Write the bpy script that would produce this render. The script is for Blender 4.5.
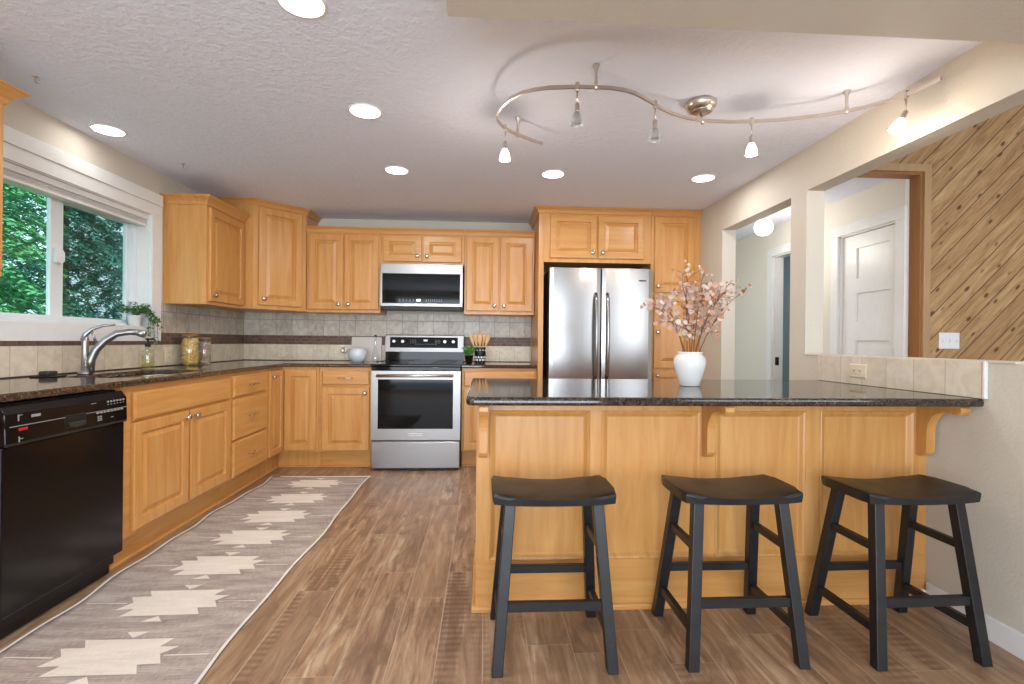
import bpy, bmesh, math, random
from mathutils import Vector, Matrix
R = random.Random(7)
for o in list(bpy.data.objects):
    bpy.data.objects.remove(o)
S = bpy.context.scene
COL = S.collection
PI = math.pi

# ------------------------------------------------------------------ camera
cd = bpy.data.cameras.new('camera'); cam = bpy.data.objects.new('camera', cd); COL.objects.link(cam)
F, YAW, PITCH, ROLL, EYE = 494.84, math.radians(3.2573), math.radians(-0.0402), math.radians(0.5674), 1.1185
cd.sensor_fit = 'HORIZONTAL'; cd.sensor_width = 36.0; cd.lens = 36.0 * F / 1024.0
cd.clip_start = 0.02; cd.clip_end = 200
fw = Vector((math.sin(YAW) * math.cos(PITCH), math.cos(YAW) * math.cos(PITCH), math.sin(PITCH)))
rt = Vector((math.cos(YAW), -math.sin(YAW), 0)); up = rt.cross(fw)
rt2 = rt * math.cos(ROLL) + up * math.sin(ROLL)
up2 = up * math.cos(ROLL) - rt * math.sin(ROLL)
m = Matrix((rt2, up2, -fw)).transposed().to_4x4(); m.translation = (0, 0, EYE)
cam.matrix_world = m
S.camera = cam

# ------------------------------------------------------------------ colour management, sky, sun, added fill lights
S.view_settings.view_transform = 'Standard'; S.view_settings.look = 'None'
S.view_settings.gamma = 1.0; S.view_settings.use_curve_mapping = False
S.view_settings.exposure = -0.12
W = bpy.data.worlds.new('sky'); S.world = W; W.use_nodes = True
nt = W.node_tree; bg = nt.nodes['Background']
bg.inputs[0].default_value = (0.70, 0.86, 1.0, 1); bg.inputs[1].default_value = 2.4

def light(name, kind, loc, power, col=(1, 1, 1), size=0.2, sy=None, target=None, spot=None, parent=None, soft=None):
    l = bpy.data.lights.new(name, kind); l.energy = power; l.color = col
    if kind == 'AREA':
        l.size = size
        if sy: l.shape = 'RECTANGLE'; l.size_y = sy
        else: l.shape = 'DISK'
    elif kind in ('POINT', 'SPOT'):
        l.shadow_soft_size = soft or size
        if spot: l.spot_size = math.radians(spot); l.spot_blend = 0.6
    elif kind == 'SUN': l.angle = size
    o = bpy.data.objects.new(name, l); COL.objects.link(o)
    o.location = loc
    if target is not None:
        o.rotation_euler = (Vector(target) - Vector(loc)).to_track_quat('-Z', 'Y').to_euler()
    if parent:
        o.parent = parent; o.location = Vector(loc) - parent.location
    return o
WARM = (1.0, 0.99, 0.98); COOL = (0.86, 0.93, 1.0)
light('sun', 'SUN', (5, -8, 14), 4.5, (1, .95, .85), 0.05, target=(-5, 6, 0))
light('rear_fill_light', 'AREA', (-0.3, -2.62, 1.15), 182, (.80, .90, 1), 3.5, 1.9, target=(-0.3, 3, 1.75))  # unseen area lamp added to boost fill from behind the viewpoint
light('living_fill_light', 'AREA', (4.0, -2.62, 1.5), 56, (.92, .96, 1), 2.4, 2.0, target=(3.4, 3, 1.5))  # unseen area lamp added to light the wood wall and living room

# ------------------------------------------------------------------ material helpers
def srgb(r, g, b):
    f = lambda c: (c / 255 / 12.92) if c / 255 <= .04045 else ((c / 255 + .055) / 1.055) ** 2.4
    return (f(r), f(g), f(b), 1)
class N:
    """tiny node-graph writer"""
    def __init__(s, name):
        s.m = bpy.data.materials.new(name); s.m.use_nodes = True
        s.t = s.m.node_tree; s.p = s.t.nodes['Principled BSDF']
    def n(s, typ, ins=None, **kw):
        nd = s.t.nodes.new(typ)
        for k, v in kw.items(): setattr(nd, k, v)
        for k, v in (ins or {}).items(): s.set(nd.inputs[k], v)
        return nd
    def set(s, sock, v):
        if isinstance(v, bpy.types.NodeSocket): s.t.links.new(v, sock)
        else: sock.default_value = v
    def math(s, op, a, b=0.0, c=None):
        nd = s.t.nodes.new('ShaderNodeMath'); nd.operation = op
        s.set(nd.inputs[0], a); s.set(nd.inputs[1], b)
        if c is not None: s.set(nd.inputs[2], c)
        return nd.outputs[0]
    def coords(s):
        tc = s.t.nodes.new('ShaderNodeTexCoord'); return tc.outputs['Object']
    def xyz(s, v):
        nd = s.n('ShaderNodeSeparateXYZ', {0: v}); return nd.outputs
    def vec(s, x, y, z):
        return s.n('ShaderNodeCombineXYZ', {0: x, 1: y, 2: z}).outputs[0]
    def rnd(s):
        return s.t.nodes.new('ShaderNodeObjectInfo').outputs['Random']
    def noise(s, v, scale, detail=3, rough=.5, dist=0):
        nd = s.n('ShaderNodeTexNoise', {'Vector': v, 'Scale': scale, 'Detail': detail, 'Roughness': rough, 'Distortion': dist})
        return nd.outputs['Fac']
    def ramp(s, f, stops, interp='LINEAR'):
        nd = s.n('ShaderNodeValToRGB', {0: f}); cr = nd.color_ramp; cr.interpolation = interp
        while len(cr.elements) < len(stops): cr.elements.new(.5)
        for e, (p, c) in zip(cr.elements, stops):
            e.position = p; e.color = c if len(c) == 4 else (*c, 1)
        return nd.outputs['Color']
    def mix(s, f, a, b, mode='MIX'):
        nd = s.n('ShaderNodeMix', data_type='RGBA', blend_type=mode)
        s.set(nd.inputs[0], f); s.set(nd.inputs[6], a); s.set(nd.inputs[7], b)
        return nd.outputs[2]
    def bump(s, h, strength=.3, dist=.01):
        nd = s.n('ShaderNodeBump', {'Height': h, 'Strength': strength, 'Distance': dist})
        s.t.links.new(nd.outputs[0], s.p.inputs['Normal'])
    def out(s, **kw):
        for k, v in kw.items():
            s.set(s.p.inputs[{'col': 'Base Color', 'rough': 'Roughness', 'metal': 'Metallic', 'spec': 'Specular IOR Level',
                  'coat': 'Coat Weight', 'trans': 'Transmission Weight', 'ior': 'IOR', 'emit': 'Emission Color',
                  'estr': 'Emission Strength', 'alpha': 'Alpha', 'aniso': 'Anisotropic', 'sub': 'Subsurface Weight',
                  'croughness': 'Coat Roughness'}[k]], v)
        return s.m
def plain(name, c, rough=.5, metal=0, **kw):
    a = N(name)
    f = a.noise(a.coords(), 14, 3)
    d = tuple(x * .90 for x in c[:3]) + (1,)
    return a.out(col=a.mix(f, d, c), rough=rough, metal=metal, **kw)

M = {}
def maple(name, axis):
    a = N(name); co = a.coords(); r = a.math('MULTIPLY', a.rnd(), 37.0)
    x, y, z = a.xyz(co)
    sc = {'x': (1.3, 15, 15), 'y': (15, 1.3, 15), 'z': (15, 15, 1.3)}[axis]
    v = a.vec(a.math('MULTIPLY_ADD', x, sc[0], r), a.math('MULTIPLY_ADD', y, sc[1], r), a.math('MULTIPLY_ADD', z, sc[2], r))
    g = a.noise(v, 1.6, 5, .6, .7)
    fine = a.noise(v, 9, 3, .6)
    b = a.noise(a.vec(a.math('ADD', x, r), a.math('ADD', y, r), z), 2.2, 2)
    c = a.ramp(g, [(.22, srgb(190, 128, 64)), (.5, srgb(209, 152, 86)), (.78, srgb(220, 170, 106))])
    c = a.mix(a.math('MULTIPLY', b, .35), c, srgb(198, 136, 68))
    c = a.mix(a.math('MULTIPLY', fine, .22), c, srgb(178, 116, 54))
    return a.out(col=c, rough=.34, spec=.45, coat=.15, croughness=.2)
for ax in 'xyz': M['maple_' + ax] = maple('maple_grain_' + ax, ax)

def paint(name, c, bump=.35, scale=90, rough=.6):
    a = N(name); co = a.coords()
    h = a.noise(co, scale, 4, .6); w = a.noise(co, 1.2, 2)
    a.bump(h, bump, .006)
    return a.out(col=a.mix(w, c, tuple(min(1, x * 1.04) for x in c[:3]) + (1,)), rough=rough, spec=.3)
M['wall'] = paint('beige_wall_paint', srgb(206, 197, 182))
M['hallwall'] = paint('hall_wall_paint', srgb(228, 220, 206))
M['bathwall'] = paint('blue_grey_paint', srgb(150, 170, 176))
M['white'] = plain('white_trim_paint', srgb(236, 234, 230), .35)
M['vinyl'] = plain('white_vinyl', srgb(232, 236, 238), .3)
def ceiling_mat():
    a = N('knockdown_ceiling'); co = a.coords()
    h1 = a.noise(co, 34, 4, .6, .3); h2 = a.noise(co, 9, 3, .5)
    h = a.math('MULTIPLY_ADD', h2, .5, a.ramp(h1, [(.38, (0, 0, 0)), (.66, (1, 1, 1))]))
    a.bump(h, .30, .010)
    c = a.mix(h2, srgb(232, 238, 253), srgb(236, 240, 252))
    return a.out(col=a.mix(a.math('MULTIPLY', h1, .06), c, srgb(214, 216, 222)), rough=.75, spec=.2)
M['ceiling'] = ceiling_mat()

def floor_mat():
    a = N('wood_look_plank_tile'); x, y, z = a.xyz(a.coords())
    w, L = .1635, 1.22
    u = a.math('DIVIDE', a.math('ADD', x, 20 * w - .0065), w); row = a.math('FLOOR', u); fu = a.math('FRACT', u)
    off = a.n('ShaderNodeTexWhiteNoise', {'W': row}, noise_dimensions='1D').outputs['Value']
    v = a.math('ADD', a.math('DIVIDE', a.math('ADD', y, 10), L), off); colm = a.math('FLOOR', v); fv = a.math('FRACT', v)
    rid = a.n('ShaderNodeTexWhiteNoise', {'Vector': a.vec(row, colm, 0)}, noise_dimensions='3D')
    pr = rid.outputs['Value']; pc = a.xyz(rid.outputs['Color'])
    sh = a.math('MULTIPLY', pr, 50)
    gv = a.vec(a.math('MULTIPLY_ADD', x, 11, sh), a.math('MULTIPLY_ADD', y, 1.1, sh), sh)
    g = a.noise(gv, 2.0, 8, .66, 1.1)
    fine = a.noise(a.vec(a.math('MULTIPLY', x, 90), a.math('MULTIPLY_ADD', y, 5, sh), sh), 1.5, 4, .7)
    kn = a.noise(a.vec(a.math('MULTIPLY_ADD', x, 6, sh), a.math('MULTIPLY_ADD', y, 3, sh), sh), 1.7, 3, .5)
    c = a.ramp(g, [(.30, srgb(96, 68, 50)), (.42, srgb(148, 112, 84)), (.55, srgb(182, 146, 112)), (.68, srgb(220, 194, 162))])
    bl = a.noise(a.vec(a.math('MULTIPLY_ADD', x, 5, sh), a.math('MULTIPLY_ADD', y, 2, sh), sh), 1.6, 5, .65, .8)
    c = a.mix(a.ramp(bl, [(.36, (.7, .7, .7)), (.50, (0, 0, 0))]), c, srgb(110, 80, 60))
    st2 = a.noise(a.vec(a.math('MULTIPLY_ADD', x, 16, sh), a.math('MULTIPLY_ADD', y, 1.0, sh), sh), 1.0, 6, .7, .6)
    c = a.mix(a.ramp(st2, [(.60, (0, 0, 0)), (.72, (.75, .75, .75))]), c, srgb(214, 190, 160))
    c = a.mix(a.math('MULTIPLY', pc[0], .42), c, srgb(128, 106, 90))
    c = a.mix(a.math('MULTIPLY', pc[1], .30), c, srgb(180, 148, 112))
    c = a.mix(a.math('MULTIPLY', fine, .38), c, srgb(110, 84, 66))
    k = a.ramp(kn, [(.66, (0, 0, 0)), (.74, (1, 1, 1))])
    c = a.mix(a.math('MULTIPLY', k, .55), c, srgb(92, 66, 48))
    # rough-sawn cross marks on some planks
    wv = a.n('ShaderNodeTexWave', {'Vector': a.vec(a.math('MULTIPLY', x, .5), y, 0), 'Scale': 9.0, 'Distortion': 1.5, 'Detail': 2.0}, wave_type='BANDS', bands_direction='Y').outputs['Fac']
    sel = a.math('MULTIPLY', a.math('GREATER_THAN', pc[2], .72), a.ramp(a.noise(gv, .8, 2), [(.5, (0, 0, 0)), (.62, (1, 1, 1))]))
    c = a.mix(a.math('MULTIPLY', a.math('MULTIPLY', wv, sel), .5), c, srgb(98, 70, 52))
    eu = a.math('MINIMUM', fu, a.math('SUBTRACT', 1.0, fu)); ev = a.math('MINIMUM', fv, a.math('SUBTRACT', 1.0, fv))
    gr = a.math('MAXIMUM', a.math('LESS_THAN', eu, .0015 / w), a.math('LESS_THAN', ev, .0010 / L))
    c = a.mix(a.math('MULTIPLY', gr, .60), c, srgb(196, 176, 152))
    a.bump(a.math('SUBTRACT', g, gr), .12, .004)
    return a.out(col=c, rough=a.math('MULTIPLY_ADD', g, .2, .30), spec=.4)
M['floor'] = floor_mat()

def granite(name, dark):
    a = N(name); co = a.coords()
    n1 = a.noise(co, 70, 4, .7); n2 = a.noise(co, 190, 2, .6)
    vo = a.n('ShaderNodeTexVoronoi', {'Vector': co, 'Scale': 150.0}).outputs['Distance']
    d, mid, li = dark
    c = a.ramp(n1, [(.36, d), (.52, mid), (.66, li)])
    c = a.mix(a.ramp(n2, [(.52, (0, 0, 0)), (.62, (1, 1, 1))]), c, srgb(28, 24, 22))
    c = a.mix(a.math('MULTIPLY', a.math('LESS_THAN', vo, .16), .55), c, srgb(168, 150, 126))
    return a.out(col=c, rough=.07, spec=.62)
M['granite'] = granite('speckled_brown_granite', (srgb(36, 28, 25), srgb(84, 62, 46), srgb(124, 96, 70)))
M['granite_dark'] = granite('speckled_black_brown_granite', (srgb(24, 22, 22), srgb(58, 48, 42), srgb(96, 80, 64)))

def tile_mat(name, horiz, u0, v0, w, h, c1, c2, joint_tone, gw=.002, rough=.3, brick=False):
    a = N(name); x, y, z = a.xyz(a.coords()); u = x if horiz == 'x' else y
    v = a.math('DIVIDE', a.math('ADD', z, -v0 + 100 * h), h); row = a.math('FLOOR', v); fv = a.math('FRACT', v)
    uu = a.math('DIVIDE', a.math('ADD', u, -u0 + 200 * w), w)
    if brick: uu = a.math('ADD', uu, a.math('MULTIPLY', a.math('MODULO', row, 2), .5))
    col = a.math('FLOOR', uu); fu = a.math('FRACT', uu)
    wn = a.n('ShaderNodeTexWhiteNoise', {'Vector': a.vec(row, col, 3)}, noise_dimensions='3D').outputs['Value']
    st = a.noise(a.vec(a.math('MULTIPLY_ADD', x, 1, wn), a.math('MULTIPLY_ADD', y, 1, wn), a.math('MULTIPLY_ADD', z, 1, a.math('MULTIPLY', wn, 20))), 12, 6, .62, 1.2)
    c = a.mix(a.math('ADD', a.ramp(st, [(.35, (0, 0, 0)), (.65, (.75, .75, .75))]), a.math('MULTIPLY', wn, .35)), c1, c2)
    eu = a.math('MULTIPLY', a.math('MINIMUM', fu, a.math('SUBTRACT', 1.0, fu)), w)
    ev = a.math('MULTIPLY', a.math('MINIMUM', fv, a.math('SUBTRACT', 1.0, fv)), h)
    g = a.math('LESS_THAN', a.math('MINIMUM', eu, ev), gw)
    a.bump(a.math('SUBTRACT', 1.0, g), .3, .002)
    return a.out(col=a.mix(g, c, joint_tone), rough=a.math('MULTIPLY_ADD', g, .4, rough), spec=.4)
for hz, u0 in (('x', -1.875), ('y', 4.965)):
    M['tile_low_' + hz] = tile_mat('stone_tile_low_' + hz, hz, u0 + .05, .80, .1524, .40, srgb(204, 186, 158), srgb(228, 215, 194), srgb(176, 160, 138), .0014)
    M['tile_' + hz] = tile_mat('stone_tile_' + hz, hz, u0, 1.158, .1524, .1545, srgb(172, 158, 140), srgb(214, 204, 190), srgb(140, 130, 118))
    M['mosaic_' + hz] = tile_mat('brown_mosaic_' + hz, hz, u0, 1.072, .05, .0285, srgb(74, 54, 46), srgb(122, 92, 78), srgb(130, 112, 100), .0012, .42, True)
M['tile_half'] = tile_mat('stone_tile_half', 'y', 2.117, .914, .1524, .16, srgb(208, 192, 168), srgb(226, 214, 196), srgb(170, 158, 140), .0013)

def cedar():
    a = N('knotty_diagonal_planks'); x, y, z = a.xyz(a.coords())
    s = a.math('MULTIPLY', a.math('SUBTRACT', z, x), .7071); t = a.math('MULTIPLY', a.math('ADD', z, x), .7071)
    w = .116
    u = a.math('DIVIDE', a.math('ADD', s, 40 * w), w); row = a.math('FLOOR', u); fu = a.math('FRACT', u)
    wn = a.n('ShaderNodeTexWhiteNoise', {'W': row}, noise_dimensions='1D').outputs['Value']
    sh = a.math('MULTIPLY', wn, 30)
    gv = a.vec(a.math('MULTIPLY_ADD', s, 14, sh), a.math('MULTIPLY_ADD', t, 1.5, sh), sh)
    g = a.noise(gv, 2.2, 6, .62, 1.0)
    fine = a.noise(a.vec(a.math('MULTIPLY', s, 80), a.math('MULTIPLY', t, 6), sh), 1.5, 3)
    c = a.ramp(g, [(.30, srgb(140, 102, 66)), (.5, srgb(184, 146, 102)), (.70, srgb(210, 176, 132))])
    c = a.mix(a.math('MULTIPLY', wn, .5), c, srgb(148, 108, 72))
    c = a.mix(a.math('MULTIPLY', fine, .25), c, srgb(130, 92, 58))
    kv = a.n('ShaderNodeTexVoronoi', {'Vector': a.vec(a.math('MULTIPLY_ADD', s, 13, sh), a.math('MULTIPLY', t, 6.5), sh), 'Scale': 1.0}).outputs['Distance']
    c = a.mix(a.ramp(kv, [(.10, (.9, .9, .9)), (.20, (0, 0, 0))]), c, srgb(84, 50, 30))
    e = a.math('MULTIPLY', a.math('MINIMUM', fu, a.math('SUBTRACT', 1.0, fu)), w)
    gr = a.math('LESS_THAN', e, .003)
    a.bump(a.math('SUBTRACT', a.math('MULTIPLY', g, .3), gr), .4, .006)
    return a.out(col=a.mix(gr, c, srgb(84, 56, 38)), rough=.55, spec=.3)
M['cedar'] = cedar()
def stained(name, c1, c2, axis='z'):
    a = N(name); x, y, z = a.xyz(a.coords())
    sc = {'x': (2, 30, 30), 'z': (30, 30, 2)}[axis]
    g = a.noise(a.vec(a.math('MULTIPLY', x, sc[0]), a.math('MULTIPLY', y, sc[1]), a.math('MULTIPLY', z, sc[2])), 1.2, 4, .6, .8)
    return a.out(col=a.mix(g, c1, c2), rough=.45)
M['jamb'] = stained('brown_stained_jamb', srgb(136, 88, 44), srgb(168, 114, 60))
M['casingwood'] = stained('pale_knotty_casing', srgb(160, 124, 86), srgb(192, 156, 114))

def blackwood():
    a = N('black_rubbed_wood'); co = a.coords(); x, y, z = a.xyz(co)
    g = a.noise(a.vec(a.math('MULTIPLY', x, 6), a.math('MULTIPLY', y, 30), a.math('MULTIPLY', z, 12)), 1.5, 5, .65, .6)
    b = a.noise(co, 9, 3)
    c = a.ramp(g, [(.3, srgb(19, 18, 19)), (.6, srgb(29, 29, 32)), (.85, srgb(50, 47, 46))])
    c = a.mix(a.math('MULTIPLY', b, .3), c, srgb(22, 21, 22))
    return a.out(col=c, rough=a.math('MULTIPLY_ADD', b, .2, .30), spec=.5)
M['black_wood'] = blackwood()
def steel(name, c, rough, axis='z', metal=1):
    a = N(name); x, y, z = a.xyz(a.coords())
    sc = {'x': (6, 400, 700), 'z': (700, 400, 6)}[axis]
    g = a.noise(a.vec(a.math('MULTIPLY', x, sc[0]), a.math('MULTIPLY', y, sc[1]), a.math('MULTIPLY', z, sc[2])), 1, 1)
    return a.out(col=a.mix(a.math('MULTIPLY', g, .10), c, tuple(v * .8 for v in c[:3]) + (1,)), rough=a.math('MULTIPLY_ADD', g, .03, rough), metal=metal)
M['steel'] = steel('brushed_stainless', srgb(158, 154, 152), .30, 'x')
M['steel_v'] = steel('brushed_stainless_vertical', srgb(164, 160, 158), .21, 'z')
M['chrome'] = plain('polished_nickel', srgb(222, 216, 208), .16, 1)
M['nickel'] = plain('satin_nickel', srgb(214, 204, 194), .3, 1)
M['faucet'] = plain('stainless_faucet', srgb(168, 166, 164), .34, 1)
M['blackglass'] = plain('black_glass', srgb(11, 10, 10), .05, 0, spec=.24)
M['blackplastic'] = plain('black_gloss_plastic', srgb(17, 15, 15), .16, 0, spec=.36)
M['blackmatte'] = plain('black_matte', srgb(22, 21, 21), .45)
M['darkgrey'] = plain('dark_grey_enamel', srgb(48, 46, 44), .5)
M['print'] = plain('pale_print', srgb(150, 148, 146), .5)
M['red'] = plain('red_label', srgb(196, 40, 36), .4)
M['beige_plastic'] = plain('beige_plastic', srgb(226, 212, 184), .4)
M['white_plastic'] = plain('white_plastic', srgb(236, 236, 234), .35)
M['ceramic'] = plain('glazed_white_ceramic', srgb(232, 230, 224), .22, 0, spec=.5)
M['ceramic_blue'] = plain('glazed_pale_ceramic', srgb(212, 220, 222), .2, 0, spec=.5)
M['marble'] = plain('pale_grey_stone_board', srgb(206, 198, 190), .4)
M['oak_util'] = stained('pale_beech_spoon', srgb(196, 148, 92), srgb(222, 180, 124))
M['cork'] = plain('cork', srgb(150, 110, 70), .8)
M['joint_tone'] = plain('gap_shade_strip', srgb(60, 46, 38), .6)  # painted shade: dark brown for the shadow gap between worktop and tiles
M['crown'] = M['maple_x']
def emit(name, c, s):
    a = N(name); f = a.noise(a.coords(), 3, 1)
    return a.out(col=(.9, .9, .88, 1), emit=a.mix(f, c, tuple(min(1, v * 1.02) for v in c[:3]) + (1,)), estr=s, rough=.4)
M['lamp'] = emit('lit_diffuser', (1, .97, .92, 1), 6)
M['shade_lit'] = emit('lit_frosted_glass', (1, .95, .88, 1), 4)
M['globe'] = emit('lit_opal_globe', (1, .97, .92, 1), 3)
M['display'] = emit('lit_display', (.75, .95, 1, 1), 3)
M['display_dim'] = emit('dim_display', (.75, .9, 1, 1), .6)
def glassy(name, tint, amount, rough=.02, refl=.8):
    a = N(name); t = a.t
    tr = a.n('ShaderNodeBsdfTransparent', {0: tint}); gl = a.n('ShaderNodeBsdfGlossy', {0: (1, 1, 1, 1), 1: rough})
    fr = a.n('ShaderNodeLayerWeight', {0: .5}); fc_ = a.math('MULTIPLY_ADD', a.math('POWER', fr.outputs['Facing'], 4.0), .9, .04)
    mx = a.n('ShaderNodeMixShader', {0: a.math('MULTIPLY_ADD', fc_, refl, amount), 1: tr.outputs[0], 2: gl.outputs[0]})
    t.links.new(mx.outputs[0], t.nodes['Material Output'].inputs[0]); return a.m
M['pane'] = glassy('window_glass', (.88, .97, .95, 1), .0, .02, .2)
M['glass'] = glassy('clear_glass', (.93, .96, .94, 1), .05)
M['glass_frost'] = glassy('frosted_glass_shade', (.80, .82, .82, 1), .25, .3)
M['soap'] = glassy('pale_yellow_soap', (.93, .90, .70, 1), .03, .05)
def screen():
    a = N('insect_screen'); t = a.t
    tr = a.n('ShaderNodeBsdfTransparent', {0: (1, 1, 1, 1)}); df = a.n('ShaderNodeBsdfDiffuse', {0: srgb(48, 56, 58)})
    mx = a.n('ShaderNodeMixShader', {0: a.math('MULTIPLY_ADD', a.noise(a.coords(), 400, 1), .1, .26), 1: tr.outputs[0], 2: df.outputs[0]})
    t.links.new(mx.outputs[0], t.nodes['Material Output'].inputs[0]); return a.m
M['screen'] = screen()
def weave(name, c1, c2):
    a = N(name); x, y, z = a.xyz(a.coords())
    s1 = a.noise(a.vec(a.math('MULTIPLY', x, 8), a.math('MULTIPLY', y, 300), 0), 1, 2)
    s2 = a.noise(a.vec(a.math('MULTIPLY', x, 300), a.math('MULTIPLY', y, 30), 0), 1, 2)
    blot = a.noise(a.vec(a.math('MULTIPLY', x, 2), a.math('MULTIPLY', y, 9), 0), 2, 3)
    f = a.math('MULTIPLY_ADD', s1, .5, a.math('MULTIPLY_ADD', s2, .5, a.math('MULTIPLY_ADD', blot, .5, -.25)))
    a.bump(a.math('ADD', s1, s2), .4, .002)
    return a.out(col=a.mix(a.ramp(f, [(.35, (0, 0, 0)), (.65, (1, 1, 1))]), c1, c2), rough=.95, spec=.1)
M['rug_grey'] = weave('taupe_weave', srgb(146, 130, 121), srgb(196, 183, 172))
M['rug_cream'] = weave('cream_weave', srgb(218, 206, 192), srgb(236, 226, 212))
def leaf(name, c1, c2, rough=.6, sub=0):
    a = N(name); co = a.coords()
    f = a.noise(co, 2.6, 3); g = a.noise(co, 30, 2)
    return a.out(col=a.mix(a.math('MULTIPLY_ADD', f, .8, a.math('MULTIPLY_ADD', g, .8, -.3)), c1, c2), rough=rough, spec=.25, sub=sub)
M['fir'] = leaf('fir_needles', srgb(40, 104, 92), srgb(112, 184, 160), .6)
M['bright_leaf'] = leaf('bright_leaves', srgb(50, 124, 88), srgb(136, 202, 138), .6)
M['lawn'] = leaf('lawn_green', srgb(60, 110, 60), srgb(100, 150, 80), .9)
M['bark'] = leaf('bark', srgb(70, 54, 42), srgb(104, 84, 66), .9)
M['vine'] = leaf('vine_leaves', srgb(52, 92, 52), srgb(110, 150, 92), .5)
M['herb'] = leaf('herb_leaves', srgb(60, 140, 40), srgb(128, 200, 84), .5)
M['petal_a'] = leaf('dusty_pink_petals', srgb(186, 142, 122), srgb(212, 176, 156), .6)
M['petal_b'] = leaf('pale_cream_petals', srgb(204, 178, 160), srgb(228, 210, 194), .6)
M['petal_c'] = leaf('russet_petals', srgb(176, 112, 84), srgb(206, 152, 118), .6)
M['twig'] = leaf('brown_twig', srgb(112, 78, 58), srgb(150, 108, 82), .8)
M['pasta'] = leaf('yellow_pasta', srgb(206, 158, 84), srgb(238, 204, 132), .6)
M['beans'] = leaf('mixed_beans', srgb(120, 70, 52), srgb(236, 214, 190), .5)
M['fabric'] = leaf('white_shade_fabric', srgb(216, 214, 210), srgb(232, 230, 226), .9)

# ------------------------------------------------------------------ mesh helpers
def B(): return bmesh.new()
def box(bm, x0, x1, y0, y1, z0, z1, bev=0, seg=2, mi=0):
    vs = [bm.verts.new(p) for p in ((x0, y0, z0), (x1, y0, z0), (x1, y1, z0), (x0, y1, z0), (x0, y0, z1), (x1, y0, z1), (x1, y1, z1), (x0, y1, z1))]
    fs = [bm.faces.new([vs[i] for i in q]) for q in ((3, 2, 1, 0), (4, 5, 6, 7), (0, 1, 5, 4), (1, 2, 6, 5), (2, 3, 7, 6), (3, 0, 4, 7))]
    for f in fs: f.material_index = mi
    if bev:
        es = list({e for f in fs for e in f.edges})
        r = bmesh.ops.bevel(bm, geom=es, offset=bev, segments=seg, affect='EDGES', profile=.5)
        for f in r['faces']: f.material_index = mi
    return vs
def loft(bm, rings, cap0=True, cap1=True, mi=0, smooth=True, closed=True):
    vr = [[bm.verts.new(p) for p in r] for r in rings]
    n = len(vr[0])
    for a, b in zip(vr, vr[1:]):
        for i in range(n if closed else n - 1):
            j = (i + 1) % n
            f = bm.faces.new((a[i], a[j], b[j], b[i])); f.smooth = smooth; f.material_index = mi
    if cap0: f = bm.faces.new(vr[0][::-1]); f.material_index = mi
    if cap1: f = bm.faces.new(vr[-1]); f.material_index = mi
    return vr
def frame_of(d):
    d = Vector(d).normalized(); a = Vector((0, 0, 1)) if abs(d.z) < .9 else Vector((1, 0, 0))
    u = d.cross(a).normalized(); return d, u, d.cross(u)
def tube(bm, pts, r, n=10, mi=0, sq=None):
    pts = [Vector(p) for p in pts]; rings = []
    rr = r if isinstance(r, (list, tuple)) else [r] * len(pts)
    u = None
    for i, p in enumerate(pts):
        d = (pts[min(i + 1, len(pts) - 1)] - pts[max(i - 1, 0)]).normalized()
        if u is None: _, u, v = frame_of(d)
        u = (u - d * u.dot(d)).normalized(); v = d.cross(u)
        rings.append([p + (u * math.cos(2 * PI * k / n) + v * math.sin(2 * PI * k / n)) * rr[i] for k in range(n)])
    loft(bm, rings, mi=mi)
def lathe(bm, prof, o=(0, 0, 0), axis=(0, 0, 1), n=28, mi=0, cap0=True, cap1=True):
    d, u, v = frame_of(axis); o = Vector(o)
    loft(bm, [[o + d * z + (u * math.cos(2 * PI * k / n) - v * math.sin(2 * PI * k / n)) * max(r, 1e-4) for k in range(n)] for r, z in prof], cap0, cap1, mi)
def prism(bm, pts, f0, f1, mi=0, bev=0):
    """pts: 2-D outline; f0/f1 map it to the two 3-D end faces"""
    a = [bm.verts.new(f0(*p)) for p in pts]; b = [bm.verts.new(f1(*p)) for p in pts]; n = len(pts)
    fs = [bm.faces.new(a[::-1]), bm.faces.new(b)]
    for i in range(n): fs.append(bm.faces.new((a[i], a[(i + 1) % n], b[(i + 1) % n], b[i])))
    for f in fs: f.material_index = mi
    if bev:
        bmesh.ops.bevel(bm, geom=list(fs[0].edges) + list(fs[1].edges), offset=bev, segments=2, affect='EDGES', profile=.5)
def beam(bm, p0, p1, w, d, ux=(1, 0, 0), bev=.003, mi=0):
    """bar with a level foot and head: horizontal w x d section at both ends"""
    p0, p1 = Vector(p0), Vector(p1)
    vs = []
    for p in (p0, p1):
        for sx, sy in ((-1, -1), (1, -1), (1, 1), (-1, 1)): vs.append(bm.verts.new(p + Vector((sx * w / 2, sy * d / 2, 0))))
    fs = [bm.faces.new([vs[i] for i in q]) for q in ((3, 2, 1, 0), (4, 5, 6, 7), (0, 1, 5, 4), (1, 2, 6, 5), (2, 3, 7, 6), (3, 0, 4, 7))]
    if bev: bmesh.ops.bevel(bm, geom=list({e for f in fs for e in f.edges}), offset=bev, segments=2, affect='EDGES', profile=.5)
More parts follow.
